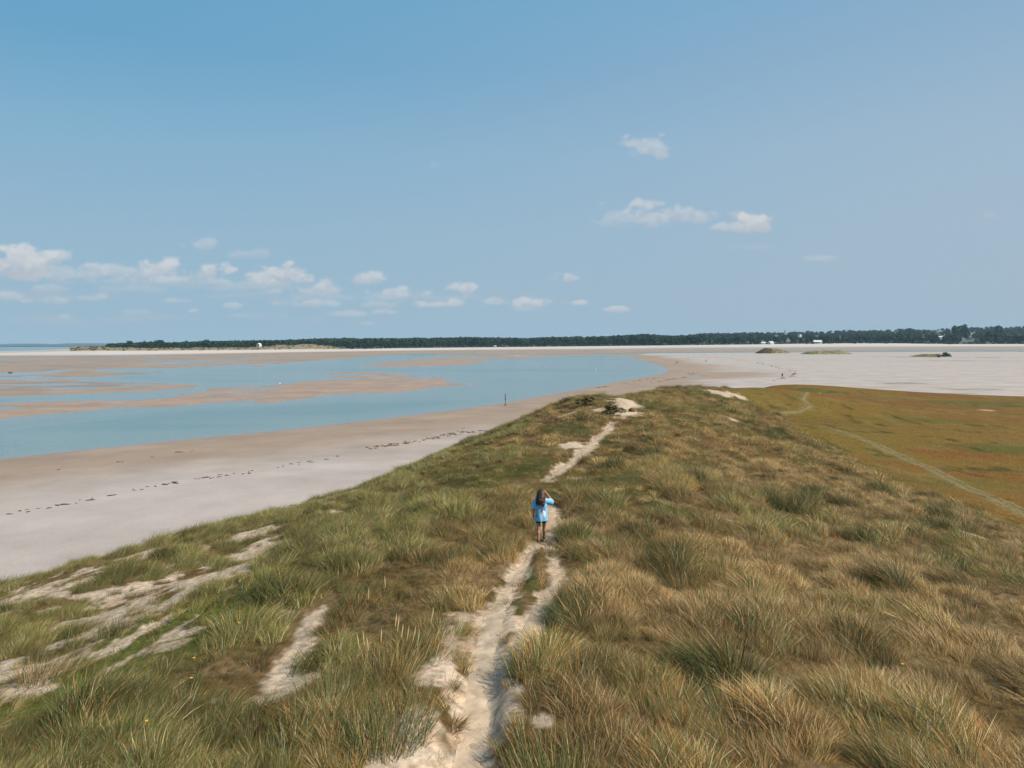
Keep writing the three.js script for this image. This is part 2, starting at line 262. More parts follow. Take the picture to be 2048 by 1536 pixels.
// dune ground
{
  const zs = []; for (let z = 6; z > -8; z -= .5) zs.push(z); let z = -8; while (z > -250) { zs.push(z); z *= 1.0068; }
  const g = gridMesh(zs, 600, (z) => [-34 + .78 * Math.min(z, -8), 18 - .72 * Math.min(z, -8)], (x, z) => {
    const [h, sand, m, hollow] = duneParts(x, z);
    const n = fbm(x / 1.1, z / 1.1, 4, 33), n2 = fbm(x / 16, z / 9, 4, 35), n3 = fbm(x / 30, z / 14, 3, 36);
    let soil = mix3([.115, .072, .028], [.20, .135, .068], sstep(-.2, .5, n));
    soil = mix3(soil, [.075, .072, .018], sstep(-.1, .5, n2) * .7);
    soil = mix3(soil, mix3([.075, .074, .022], [.12, .085, .028], sstep(-.35, .35, n2 * .6 + n * .7)), clamp(turfField(x, z) * 1.2));
    soil = mix3(soil, [.098, .108, .024], sstep(-19, -13, lineField(TRACK, x, z)) * (1 - m));
    // the meadow: ochre, rust and olive patches of short turf
    let mead = mix3([.182, .112, .024], [.190, .088, .021], sstep(-.3, .4, n2));
    mead = mix3(mead, [.112, .104, .022], sstep(.12, .5, n3)); mead = mix3(mead, [.11, .112, .020], sstep(14, 1, x - lerpTable(meadowEdge, z) + n2 * 9) * .3); mead = mix3(mead, [.13, .075, .022], sstep(.05, .5, fbm(x / 3.2, z / 7, 4, 39)) * .35); mead = mix3(mead, [.20, .145, .05], sstep(.1, .5, fbm(x / 2.1, z / 4, 4, 40)) * .5);
    mead = mix3(mead, [.19, .125, .035], sstep(.1, .7, n) * .5); mead = mix3(mead, [.06, .056, .012], sstep(.22, .6, fbm(x / 1.3, z / 3.2, 4, 38)) * .8);
    const tr = Math.max(lineField(TRAIL, x, z), lineField(TRAIL_SIDE, x, z));
    mead = mix3(mead, [.19, .155, .070], sstep(-.9, .2, tr + n * .6) * .7);
    let c = mix3(soil, mead, m);
    c = mix3(c, mix3([.53, .415, .305], [.41, .305, .205], sstep(0, .6, n)), sand);
    return [h, ...c];
  });
  const o = mesh('ground', g, matte({ vertexColors: true, map: rep(turfMap, 3.1), roughness: .95, bumpMap: rep(dimpleMap, 2.3), bumpScale: .004 }));
  o.userData.kind = 'structure';
}
// the trodden sand of the paths, a thin sheet on the ground
function pathSheet(name, L, color, lift = .018, wob = .2, cut = null) {
  const P = [], U = [], C = [], I = []; let n = 0, dist = 0; const K = 12;
  const fine = []; for (let i = 1; i < L.length; i++) { const len = Math.hypot(L[i][0] - L[i - 1][0], L[i][1] - L[i - 1][1]), m = Math.max(2, Math.ceil(len / (L[i][1] > -32 ? .09 : .2))); for (let k = 0; k < m; k++) fine.push([0, 1, 2].map((c) => mix(L[i - 1][c], L[i][c], k / m))); }
  for (let i = 0; i < fine.length; i++) {
    const a = fine[Math.max(0, i - 1)], b = fine[Math.min(fine.length - 1, i + 1)], dx = b[0] - a[0], dz = b[1] - a[1], l = Math.hypot(dx, dz) || 1, nx = -dz / l, nz = dx / l;
    dist += i ? Math.hypot(fine[i][0] - fine[i - 1][0], fine[i][1] - fine[i - 1][1]) : 0;
    for (let k = 0; k <= K; k++) {
      const s = k / K * 2 - 1, w = fine[i][2] * 1.25 * (1 + wob * 1.4 * fbm(dist * 2.1, s > 0 ? 3 : 8, 4, 51));
      const x = fine[i][0] + nx * s * w, z = fine[i][1] + nz * s * w;
      const ft = clump(x, z, .42); P.push(x, duneH(x, z) + lift * (1.3 - 2.6 * s * s) - (z > -28 ? .042 : .02) * Math.exp(-ft[0] * ft[0] * 85) * (1 - s * s * s * s) + fbm(x / .22, z / .22, 2, 57) * .005, z); U.push(x, z); const q = fbm(x / .8, z / .8, 3, 55) * .12; C.push(color[0] * (1 + q), color[1] * (1 + q), color[2] * (1 + q));
      if (i && k) I.push(n - K - 2, n - 1, n - K - 1, n - K - 1, n - 1, n);
      n++;
    }
  }
  const g = new THREE.BufferGeometry(); g.setAttribute('position', new THREE.Float32BufferAttribute(P, 3)); g.setAttribute('uv', new THREE.Float32BufferAttribute(U, 2)); g.setAttribute('color', new THREE.Float32BufferAttribute(C, 3)); g.setIndex(I); g.computeVertexNormals();
  const o = mesh(name, g, matte({ vertexColors: true, map: rep(sandMap, 1.3), roughness: .95, bumpMap: rep(dimpleMap, 1.6), bumpScale: .005 })); o.userData.kind = 'structure'; return o;
}
pathSheet('path', PATH_MAIN, [.49, .385, .285]); pathSheet('path', PATH_RIGHT, [.45, .345, .25]); pathSheet('path', PATH_FAR, [.43, .335, .245], .03, .7); pathSheet('path', PATH_CREST, [.49, .385, .285], .05);
for (const [L, off] of [[TRAIL, .42], [TRAIL, -.42]]) pathSheet('path', L.map((p) => [p[0] + off, p[1], p[2] * .33]), [.195, .155, .072], .03, 1.1);
pathSheet('path', TRAIL_SIDE.map((p) => [p[0], p[1], p[2] * .5]), [.19, .16, .075], .03, 1.1);

// ------------------------------------------------------------------ tidal flats, beach and water
const world = (P) => P.map((p) => onPlane(p[0], p[1], 0));
const CHANNEL = world([[-900, 1040], [0, 918], [200, 897], [400, 876], [600, 857], [800, 834], [1000, 808], [1100, 790], [1180, 775], [1240, 763], [1300, 753], [1328, 747], [1338, 741], [1326, 733], [1297, 724], [1274, 717], [1263, 713], [1200, 711], [1100, 713], [1040, 716], [1000, 715], [960, 712.5], [900, 709.5], [850, 708], [760, 711], [690, 717], [620, 722], [560, 729], [500, 737], [400, 741], [300, 747], [230, 751], [180, 757], [150, 763], [240, 766], [340, 766], [398, 771], [380, 776], [300, 781], [200, 786], [100, 790], [0, 793], [-900, 835]]);
const BARS = [[[-900, 885], [0, 814], [100, 807], [200, 804], [300, 796], [400, 786], [500, 774], [600, 762], [700, 755], [760, 750], [820, 751], [870, 760], [893, 768], [870, 773], [800, 779], [700, 787], [600, 794], [500, 803], [400, 807], [300, 814], [200, 822], [100, 830], [0, 838], [-900, 925]],
  [[720, 729], [780, 724], [850, 720], [930, 719], [990, 721], [960, 726], [900, 731], [830, 733.5], [760, 733]], [[800, 717], [900, 713.5], [1000, 715.5], [1040, 717], [960, 718], [900, 719], [850, 718]], [[640, 746.5], [700, 744], [760, 745.5], [830, 749], [800, 750.5], [720, 748.5]]].map(world);
const STRIPS = [[[1170, 707.4], [1300, 705.2], [1450, 703.8], [1750, 702.0], [2048, 701.2], [2600, 699], [2600, 701.5], [2048, 703.6], [1750, 703.8], [1450, 705.6], [1300, 706.8]], [[-300, 691.6], [0, 691], [100, 692.0], [142, 693.5], [130, 697], [60, 702.5], [0, 705], [-300, 709]], [[900, 708.6], [1000, 708], [1100, 707.6], [1250, 706.6], [1250, 707.5], [1100, 708.6], [1000, 709.2], [920, 709.8]], [[1372, 752.5], [1400, 751.5], [1402, 753.5], [1376, 755]]].map(world);
const upperEdge = [[-400, 800], [0, 790], [400, 768], [500, 738], [560, 730], [700, 718], [900, 711], [1262, 713], [1300, 707], [2400, 702]];
const ellipsesOnBeach = [[1795, 768, 60, 3.5], [1960, 782, 90, 5], [1780, 714.5, 55, 2.2], [1990, 716, 70, 2.6], [1860, 715, 60, 2], [1900, 722, 60, 1.5], [1880, 789, 100, 4]].map(([px, py, rx, ry]) => { const c = onPlane(px, py, 1), a = onPlane(px + rx, py, 1), b = onPlane(px, py - ry, 1), e = onPlane(px, py + ry, 1); return [c[0], c[1], a[0] - c[0], Math.abs(b[1] - e[1]) / 2]; });
function flats(x, z) {
  const zz = Math.min(z, -12), px = 1024 + x / -zz * F, py = horizonAt(px) + EYE / -zz * F;
  const wob = fbm(x / 40, z / 40, 3, 81) * 2.2;
  const far = sstep(2, -3, py - lerpTable(upperEdge, px)) ;
  let d = -polySigned(CHANNEL, x, z) + wob * (.25 + .75 * far);
  for (const s of STRIPS) d = Math.min(d, -polySigned(s, x, z) + wob * .4);
  let h, bar = 0, veg = 0;
  if (d > 0) {
    const big = 1.35 * (1 - Math.exp(-d * .026)), low = .16 + .22 * (1 - Math.exp(-d * .01));
    h = mix(big, Math.min(.05 * d, low), far);
    const pud = far * sstep(750, 380, px) * sstep(700, 714, py);
    if (pud > 0) h += pud * (fbm(x / 42 + z / 300, z / 36, 5, 83) * .62 - .17);
    else if (far > 0) h += far * fbm(x / 90, z / 60, 4, 84) * .10;
  } else h = Math.max(-1.3, d * .045);
  for (const B of BARS) {
    const s = polySigned(B, x, z); if (s < -20) continue;
    const near = B === BARS[0] ? 1 : .35;
    const hb = Math.min(.26, s * .022) + near * (fbm(x / 9 + z / 22, z / 20, 4, 86) * .50 - .04);
    if (hb > h) { h = hb; bar = 1; }
  }
  for (const e of ellipsesOnBeach) { const dx = (x - e[0]) / e[2], dz = (z - e[1]) / e[3], r = dx * dx + dz * dz; if (r < 1.8) veg = Math.max(veg, sstep(.1, .7, 1 - r + fbm(x / 9, z / 14, 4, 88) * 1.3)); }
  return [h, d, far, bar, veg, px, py];
}
{
  const zs = []; let z = -16; while (z > -7500) { zs.push(z); z *= 1.0128; }
  const span = (z) => [-40 + .85 * z, 60 - .80 * z];
  const g = gridMesh(zs, 760, span, (x, z) => {
    const [h, d, far, bar, veg, px, py] = flats(x, z);
    const n = fbm(x / 30, z / 30, 4, 91), n2 = fbm(x / 6, z / 6, 3, 93);
    let c = mix3(SAND_WET, SAND_DRY, sstep(.50, .92, h + n * .16 + n2 * .04));
    if (far > 0) c = mix3(c, mix3([0.274, 0.204, 0.148], [0.211, 0.181, 0.167], sstep(-.1, .5, n + .25 * noise(x / 200, z / 70))), far);
    if (bar) c = mix3([0.29, 0.208, 0.158], [0.26, 0.2, 0.165], sstep(-.3, .5, n2));
    const low = sstep(.10, .0, h); c = mix3(c, [0.222, 0.181, 0.159], low * .7);
    // damp brown streaks on the right-hand spit, and its thin plants
    if (far < .5 && x > 60) c = mix3(c, [0.296, 0.233, 0.185], sstep(.1, .6, fbm(x / 55, z / 30, 4, 95)) * .5);
    c = mix3(c, [0.126, 0.122, 0.063], veg * .8 * sstep(-.2, .35, fbm(x / 14, z / 6, 4, 97)));
    return [h, ...c];
  });
  const o = mesh('beach', g, std({ vertexColors: true, map: rep(sandMap, 41), roughness: .85, bumpMap: rep(dimpleMap, 9), bumpScale: .006 })); o.userData.kind = 'structure';
  const zw = []; z = -60; while (z > -9000) { zw.push(z); z *= 1.016; }
  const w = gridMesh(zw, 420, (z) => [-40 + .9 * z, 40 - .9 * z], (x, z) => {
    const [h, , , , , px, py] = flats(x, z), n = fbm(x / 60, z / 25, 4, 101);
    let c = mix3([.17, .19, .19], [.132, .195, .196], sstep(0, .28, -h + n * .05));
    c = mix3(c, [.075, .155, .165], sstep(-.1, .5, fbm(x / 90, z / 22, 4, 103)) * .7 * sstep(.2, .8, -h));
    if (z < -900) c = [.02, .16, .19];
    return [0, ...c];
  });
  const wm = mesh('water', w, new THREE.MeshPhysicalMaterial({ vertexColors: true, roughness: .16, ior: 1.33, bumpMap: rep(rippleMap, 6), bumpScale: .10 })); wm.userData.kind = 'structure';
}

// ------------------------------------------------------------------ the far shore
const T_NEAR = [[-300, 714], [0, 711.5], [200, 711], [400, 708], [600, 704.5], [800, 701.6], [1000, 699.6], [1200, 698], [1400, 695.5], [1600, 695], [1800, 693.6], [2048, 693], [2350, 693]];
const T_BAND = [[-300, 710.5], [0, 706], [60, 704.5], [100, 703.5], [200, 702.5], [300, 702], [400, 701], [600, 700], [700, 698.3], [800, 696.3], [1000, 694.3], [1100, 693.3], [1200, 692.3], [1300, 691.3], [1400, 690], [1500, 689], [1600, 687.5], [1700, 686.7], [1800, 686.7], [1900, 688.3], [2048, 688], [2350, 688]];
const T_DUNE = [[-300, 710.2], [80, 704], [100, 702.5], [130, 697.5], [170, 693.5], [195, 692.8], [230, 695], [300, 696.3], [400, 695.3], [500, 694.8], [530, 693], [555, 689.8], [585, 690.2], [622, 688], [660, 692.3], [690, 696], [720, 697.2], [800, 695.8], [1000, 693.8], [1200, 691.8], [1400, 689.5], [1500, 688.5], [1600, 687], [1700, 686.2], [1800, 686.2], [1900, 687.8], [2350, 687.5]];
const T_HILL = [[-300, 705], [60, 703], [120, 698], [250, 693], [400, 690], [600, 686], [700, 683], [900, 680.5], [1100, 678.5], [1300, 675], [1400, 673], [1600, 669.5], [1750, 666], [1850, 663.5], [1920, 661], [2048, 659], [2350, 657]];
const T_TOP = [[210, 689], [222, 685.5], [300, 682.8], [320, 682], [345, 685.5], [365, 683], [400, 681.5], [450, 681], [500, 680], [560, 679], [640, 676], [700, 675], [800, 675.5], [900, 674], [940, 673], [1000, 674], [1060, 675], [1100, 673], [1150, 672], [1200, 672], [1240, 670], [1288, 667], [1330, 670], [1380, 669], [1400, 665], [1425, 664], [1480, 665], [1520, 663], [1570, 664.5], [1620, 661.5], [1680, 660.5], [1750, 660], [1800, 658], [1850, 659], [1885, 657], [1905, 651], [1920, 649.5], [1992, 649], [2000, 655], [2048, 651], [2350, 649]];
const hAt = (px, py, D) => EYE - (py - horizonAt(px)) * D / F;
const shoreD = (px) => Math.min(14.2 * F / (lerpTable(T_NEAR, px) - horizonAt(px)), 1500);
function land(px, D) {                               // height of the mainland on the line of sight px at distance D
  const dN = shoreD(px), dB = dN + 45, dD = dB + 50, hB = hAt(px, lerpTable(T_BAND, px), dB), hD = hAt(px, lerpTable(T_DUNE, px), dD) + fbm(px / 9, D / 40, 3, 111) * .8 * (px < 720 ? 1 : .4);
  const hN = hAt(px, lerpTable(T_NEAR, px), dN), dH = dD + 1500, hH = hAt(px, lerpTable(T_HILL, px), dH);
  if (D < dN) return mix(-.6, hN, clamp((D - dN + 60) / 60));
  if (D < dB) return mix(hN, hB, (D - dN) / 45);
  if (D < dD) return mix(hB, hD, Math.pow((D - dB) / 50, .6));
  if (D < dD + 120) return mix(hD, hB + 1, sstep(dD, dD + 120, D));
  return mix(hB + 1, hH, clamp((D - dD - 120) / 1380) ** 1.2);
}
{
  const cols = []; for (let px = -300; px <= 2350; px += 6) cols.push(px);
  const rows = [-60, 0, 8, 20, 32, 45, 50, 58, 68, 80, 95, 110, 130, 160, 190, 215, 260, 330, 420, 520, 640, 780, 930, 1100, 1250, 1400, 1500, 1595, 1800, 2600];
  const P = [], C = [], U = [], I = [];
  rows.forEach((r, j) => cols.forEach((px, i) => {
    const dN = shoreD(px), D = dN + r, x = (px - 1024) / F * D; let h = land(px, D); if (r > 1600) h = land(px, dN + 1595) - (r - 1595) * .06;
    const n = fbm(x / 25, D / 25, 3, 113); let c;
    if (r <= 45) c = r <= 0 ? [0.222, 0.192, 0.170] : mix3([0.340, 0.296, 0.270], [0.392, 0.351, 0.326], clamp(r / 20));
    else if (px < 730 && r < 230) c = mix3([0.148, 0.122, 0.063], [0.189, 0.137, 0.078], sstep(-.3, .4, n));
    else c = mix3([0.037, 0.048, 0.018], [0.067, 0.067, 0.026], sstep(-.2, .5, n));
    if (px > 1780 && r > 640 && r < 1650) { const f = fbm(px / 46, r / 240, 2, 117); if (f > .08) c = f > .35 ? [0.222, 0.174, 0.089] : [0.163, 0.152, 0.067]; }
    if (px < 140 && r > 45) c = [0.296, 0.266, 0.244];
    P.push(x, h, -D); C.push(...c); U.push(x, D);
    if (i && j) { const a = j * cols.length + i; I.push(a - 1, a, a - 1 - cols.length, a, a - cols.length, a - 1 - cols.length); }
  }));
  const g = new THREE.BufferGeometry(); g.setAttribute('position', new THREE.Float32BufferAttribute(P, 3)); g.setAttribute('color', new THREE.Float32BufferAttribute(C, 3)); g.setAttribute('uv', new THREE.Float32BufferAttribute(U, 2)); g.setIndex(I); g.computeVertexNormals();
  mesh('hills', g, std({ vertexColors: true, roughness: 1 })).userData.kind = 'structure';
  // low blue coast across the bay and behind the wood
  const P2 = [], I2 = []; let n = 0;
  for (let px = -500; px <= 2500; px += 4) {
    const top = lerpTable([[-500, 688.5], [0, 688.2], [40, 687.6], [70, 687.2], [100, 687.9], [160, 686.6], [220, 686.8], [300, 684.6], [420, 684.5], [700, 680], [1100, 677], [1500, 672], [2500, 668]], px) + fbm(px / 22, 1, 4, 121) * .9;
    const b = lerpTable([[-500, 693], [0, 691.6], [200, 691], [500, 690], [2500, 690]], px);
    [[5200, b + 1], [5210, b], [5400, mix(b, top, .7)], [5700, top], [6600, b + 2]].forEach(([D, py], k) => { P2.push((px - 1024) / F * D, hAt(px, py, D), -D); if (px > -500 && k) I2.push(n - 6, n - 1, n - 5 - 1 + 1, n - 1, n, n - 5); n++; });
  }
  const g2 = new THREE.BufferGeometry(); g2.setAttribute('position', new THREE.Float32BufferAttribute(P2, 3)); g2.setIndex(I2); g2.computeVertexNormals();
  mesh('hills', g2, std({ color: lin(.05, .085, .095), roughness: 1 })).userData.kind = 'structure';
}

// ------------------------------------------------------------------ grass
const STRAW = [[.245, .132, .036], [.345, .212, .085], [.165, .078, .020], [.09, .040, .010]], GREEN = [[.052, .065, .015], [.082, .095, .025], [.032, .043, .012], [.12, .122, .038]], GREY = [[.12, .122, .062], [.165, .158, .085]], RUST = [[.13, .048, .012], [.09, .034, .010]], PALE = [[.43, .32, .17]];
const PALETTE = {
  green: [[GREEN, .66], [GREY, .14], [STRAW, .12], [RUST, .05], [PALE, .03]], mixed: [[GREEN, .40], [GREY, .12], [STRAW, .30], [RUST, .09], [PALE, .09]], straw: [[GREEN, .20], [GREY, .06], [STRAW, .44], [RUST, .13], [PALE, .17]],
  turf: [[[[.078, .090, .016], [.105, .108, .024], [.060, .074, .014]], .72], [STRAW, .3]], ochre: [[[[.165, .098, .018], [.14, .07, .016], [.19, .115, .034]], .6], [[[.08, .08, .015]], .25], [RUST, .15]],
};
const pick = (r, list) => list[Math.floor(r() * list.length) % list.length];
function bladeColor(r, pal) { let t = r(); for (const [set, w] of PALETTE[pal]) { if ((t -= w) < 0) return pick(r, set); } return PALETTE[pal][0][0][0]; }
function addBlade(B, r, base, dir, len, width, droop, color, segs = 3) {
  // base point, start direction (unit), length; the blade bends over towards its own horizontal heading
  const hx = dir[0], hz = dir[2], hl = Math.hypot(hx, hz) || 1, a = r() * Math.PI, wx = Math.cos(a), wz = Math.sin(a);
  let x = base[0], y = base[1], z = base[2], dx = dir[0], dy = dir[1], dz = dir[2]; const n0 = B.p.length / 3;
  for (let i = 0; i <= segs; i++) {
    const t = i / segs, w = width * (1 - t * t * .9) * .5;
    if (i < segs) { B.p.push(x - wx * w, y, z - wz * w, x + wx * w, y, z + wz * w); B.c.push(...color, ...color); } else { B.p.push(x, y, z); B.c.push(...color); }
    dy -= droop / segs; dx += hx / hl * droop * .7 / segs; dz += hz / hl * droop * .7 / segs;
    const l = Math.hypot(dx, dy, dz), s = len / segs / l; x += dx * s; y += dy * s; z += dz * s;
  }
  for (let i = 0; i < segs - 1; i++) { const o = n0 + i * 2; B.i.push(o, o + 1, o + 2, o + 1, o + 3, o + 2); }
  const o = n0 + (segs - 1) * 2; B.i.push(o, o + 1, o + 2);
  return [x, y, z, dx, dy, dz];
}
function bladesGeometry(B) {
  const g = new THREE.BufferGeometry(); g.setAttribute('position', new THREE.Float32BufferAttribute(B.p, 3)); g.setAttribute('color', new THREE.Float32BufferAttribute(B.c, 3)); g.setIndex(B.i); g.computeVertexNormals(); return g;
}
const newB = () => ({ p: [], c: [], i: [] });
function seedHead(B, r, base, dir, len, color) {      // a slim spindle of spikelets on top of a stalk
  const l = Math.hypot(...dir), d = dir.map((v) => v / l), n0 = B.p.length / 3, u = [d[1], -d[0], 0], ul = Math.hypot(...u) || 1, K = 5, S = 6; u.forEach((v, i) => u[i] = v / ul);
  const w = [d[1] * u[2] - d[2] * u[1], d[2] * u[0] - d[0] * u[2], d[0] * u[1] - d[1] * u[0]];
  for (let j = 0; j <= S; j++) { const t = j / S, rad = .011 * Math.sin(Math.PI * (.08 + .9 * t)) ** .7 * (1 + .15 * Math.sin(j * 2.3)); for (let k = 0; k < K; k++) { const a = k / K * 6.283; B.p.push(...[0, 1, 2].map((q) => base[q] + d[q] * len * t + (u[q] * Math.cos(a) + w[q] * Math.sin(a)) * rad)); B.c.push(...color); } }
  for (let j = 0; j < S; j++) for (let k = 0; k < K; k++) { const a = n0 + j * K + k, b = n0 + j * K + (k + 1) % K; B.i.push(a, b, a + K, b, b + K, a + K); }
}
// marram: blades rise from a small base, fan out and lie over with the sea wind, which blows away inland (-z)
function tuft(seed, pal, { n = 90, radius = .22, height = .8, width = .007, wind = 1.05, spread = .26, droop = .75, segs = 3, stalks = 0 } = {}) {
  const r = rng(seed), B = newB();
  for (let i = 0; i < n; i++) {
    const a = r() * 6.283, q = Math.sqrt(r()), bx = Math.cos(a) * q * radius, bz = Math.sin(a) * q * radius;
    const sp = spread * (.25 + q) * (.5 + r()), d = [Math.cos(a) * sp + (r() - .5) * .42, 1, Math.sin(a) * sp - wind * (.6 + .8 * r()) + (r() - .5) * .2], l = Math.hypot(...d);
    const low = r() < .22, len = height * (low ? .3 + .3 * r() : .62 + .5 * r());
    addBlade(B, r, [bx, -.05, bz], d.map((v) => v / l), len, width * (.7 + .6 * r()), droop * (r() < .1 ? 2.6 : .3 + r() * 1.2), bladeColor(r, low && pal !== 'turf' ? (r() < .5 ? 'straw' : pal) : pal), segs);
  }
  for (let i = 0; i < stalks; i++) {
    const a = r() * 6.283, d = [Math.cos(a) * .22 * r(), 1, Math.sin(a) * .2 * r() - wind * .4], l = Math.hypot(...d), c = pick(r, STRAW);
    const e = addBlade(B, r, [Math.cos(a) * radius * .5, 0, Math.sin(a) * radius * .5], d.map((v) => v / l), height * (1.0 + .25 * r()), .006, .12, c, 3); seedHead(B, r, e.slice(0, 3), e.slice(3), .16 + .07 * r(), [.34, .26, .13]);
  }
  return bladesGeometry(B);
}
const grassMat = new THREE.MeshPhysicalMaterial({ vertexColors: true, roughness: .75, side: THREE.DoubleSide, specularIntensity: .25 });
const LAYERS = {};
function layer(key, geos) { LAYERS[key] = geos.map((g) => ({ g, m: [], c: [] })); }
for (const [k, pal] of [['green', 'green'], ['mixed', 'mixed'], ['straw', 'straw']]) {
  layer(k, [0, 1, 2].map((i) => tuft(100 + i + k.length * 10, pal, { n: 150, width: .0062, radius: .19, stalks: 0, height: .57 + .07 * i, spread: .24 + .1 * i })));
  layer(k + 'Far', [0, 1].map((i) => tuft(200 + i + k.length * 10, pal, { n: 80, width: .0105, radius: .2, height: .56, wind: .6, spread: .34, segs: 2 })));
}
for (const k of ['turf', 'ochre']) { layer(k, [0, 1].map((i) => tuft(300 + i + k.length, k, { n: 70, radius: .30, height: .17, width: .007, wind: .25, spread: .8, segs: 2 }))); layer(k + 'Far', [0, 1].map((i) => tuft(320 + i + k.length, k, { n: 40, radius: .55, height: .16, width: .022, wind: .2, spread: .9, segs: 2 }))); }
const M4 = new THREE.Matrix4(), Q4 = new THREE.Quaternion(), E4 = new THREE.Euler(), V4 = new THREE.Vector3(), S4 = new THREE.Vector3();
function put(key, r, x, y, z, sx, sy, ry, tx, tz, tint) {
  const L = pick(r, LAYERS[key]); E4.set(tx, ry, tz); Q4.setFromEuler(E4); M4.compose(V4.set(x, y, z), Q4, S4.set(sx, sy, sx)); L.m.push(...M4.elements); L.c.push(...tint);
}
function inView(x, z, m = 1.08) { const px = 1024 + x / -z * F; return px > 1024 - 1024 * m - 60 && px < 1024 + 1024 * m + 60; }
{
  const r = rng(77), FEET = hit(1083, 1087);
  const zones = [[-8.3, -24, 24, 1], [-24, -45, 20, 1], [-45, -85, 11, 0], [-85, -160, 6, 0]];
  for (const [z0, z1, dens, near] of zones) {
    const step = 1 / Math.sqrt(dens);
    for (let z = z0; z > z1; z -= step) for (let x = -36 + .72 * z; x < 20 - .72 * z; x += step) {
      const X = x + (r() - .5) * step * 1.3, Z = z + (r() - .5) * step * 1.3;
      if (!inView(X, Z)) continue;
      const [h, sand, m, hollow] = duneParts(X, Z);
      if (h < .9 || m > .55 || (Z < -150)) continue;
      if (sand > .45 && r() > (hollow > .5 ? .10 : .03)) continue;
      if (Math.hypot((X - FEET[0]) / .7, (Z - FEET[1] - .5) / 1.3) < 1) continue;
      if (Math.max(lineField(PATH_MAIN, X, Z), lineField(PATH_RIGHT, X, Z) + .2, lineField(PATH_FAR, X, Z), lineField(GULLY, X, Z)) > -1.2 && r() < .85) continue;
      const tf = turfField(X, Z);
      const c = clump(X, Z), q = clamp(c[0] / .98);
      const patch = fbm(X / 4.5, Z / 4.5, 3, 151), big = fbm(X / 14, Z / 14, 3, 152);
      let g = .34 + patch * .55 + big * .3 + (c[3] - .5) * .35;                                    // how green
      const left = sstep(1, -5, X + (Z + 20) * .06); g += left * .55 + (c[3] > .9 ? .16 : 0) - sstep(2, 9, X) * .16 + sstep(-50, -80, Z) * .16;
      if (q > .5 && r() < (Z < -26 ? .95 : Z < -18 ? .62 : .25) * sstep(.5, .8, q)) continue;
      let s = (1.25 - .55 * q) * (.82 + .4 * r()) * (.85 + .35 * c[3]) * (1 + .25 * big);
      if (patch < -.28) s *= .66;
      if (hollow > .5) s *= .82;
      if (c[3] < .17) s *= .45; else if (c[3] > .82) s *= 1.18;
      if (sand > .2) s *= .7;
      if (tf > .35) { if (r() < .8) { continue; } s *= .5; }
      if (Math.max(lineField(TRAIL, X, Z), lineField(TRAIL_SIDE, X, Z)) > -1.6) continue;
      if (lineField(TRACK, X, Z) > -16 && r() < .86) continue;
      const ox = (X - c[1]) / (c[0] + .1), oz = (Z - c[2]) / (c[0] + .1), tilt = .42 * q;
      const key = (g > .58 ? 'green' : g > .26 ? 'mixed' : 'straw') + (near ? '' : 'Far'), b = 1.2 * (.50 + .95 * (c[3] > .9 ? .25 : c[3]) + (r() - .5) * .55 + patch * .15);
      put(key, r, X, h, Z, s * (near ? 1 : 1.05), s, (r() - .5) * 1.5, oz * tilt, -ox * tilt, [b * (1 + (r() - .5) * .08), b, b * (1 + (r() - .5) * .08)]);
    }
  }
  // short turf: between the tussocks, along the track and all over the meadow
  const tz = [[-8.3, -26, 12], [-26, -50, 9], [-50, -100, 5], [-100, -215, 1.6]];
  tz.forEach(([z0, z1, dens], k) => {
    const step = 1 / Math.sqrt(dens);
    for (let z = z0; z > z1; z -= step) for (let x = -34 + .72 * z; x < 18 - .72 * z; x += step) {
      let X = x + (r() - .5) * step * 1.4, Z = z + (r() - .5) * step * 1.4;
      if (!inView(X, Z)) continue;
      const [h, sand, m, hollow, sf] = duneParts(X, Z);
      if (h < 1.4) continue;
      if (sand > .5 && r() > (lineField(PATH_MAIN, X, Z) > -.4 ? .04 : sf > .7 ? .12 : .55)) continue;
      if (m > .5 && Math.max(lineField(TRAIL, X, Z), lineField(TRAIL_SIDE, X, Z)) > -.5 && r() > .12) continue;
      const n = fbm(X / 9, Z / 6, 3, 161), tf = turfField(X, Z), tk = lineField(TRACK, X, Z) > -17 ? 1 : 0;
      let g = .35 + n * .8 + tf * .3 + tk * .8 - (m > .5 ? .1 : 0);
      if (m > .5) g = .16 + fbm(X / 30, Z / 14, 3, 36) * .9 + n * .35;
      const key = (g > .5 ? 'turf' : 'ochre') + (k < 2 ? '' : 'Far'), s = (m > .5 ? .75 : 1) * (.7 + .6 * r()) * (sand > .5 ? .35 + .5 * r() : 1), b = m > .5 ? .45 + r() * .9 : .7 + r() * .5;
      put(key, r, X, h, Z, s * (1 + .3 * tf), s * (tk ? 1.25 : 1), r() * 6.283, 0, 0, [b, b, b]);
    }
  });
  // dry bits of blade lying on the bare sand
  {
    const B = newB(), q = rng(88); for (let k = 0; k < 9; k++) { const a = q() * 6.283, l = .06 + .16 * q(), x = (q() - .5) * .9, z = (q() - .5) * .9; addBlade(B, q, [x, .01, z], [Math.cos(a), .12 * q(), Math.sin(a)], l, .006, .15, pick(q, [STRAW[2], STRAW[3], RUST[0], STRAW[0], GREEN[2]]), 2); }
    const g = bladesGeometry(B), m = [];
    for (let z = -8.3; z > -46; z -= .55) for (let x = -34 + .72 * z; x < 18 - .72 * z; x += .55) { const X = x + (r() - .5) * .6, Z = z + (r() - .5) * .6; if (!inView(X, Z)) continue; const [h, sand, , , sf] = duneParts(X, Z); if (h < 1.4 || sand < .3 || (sf > .7 && r() < .8)) continue; M4.compose(V4.set(X, h + .01, Z), Q4.setFromEuler(E4.set(0, r() * 6.283, 0)), S4.set(1, 1, 1)); m.push(...M4.elements); }
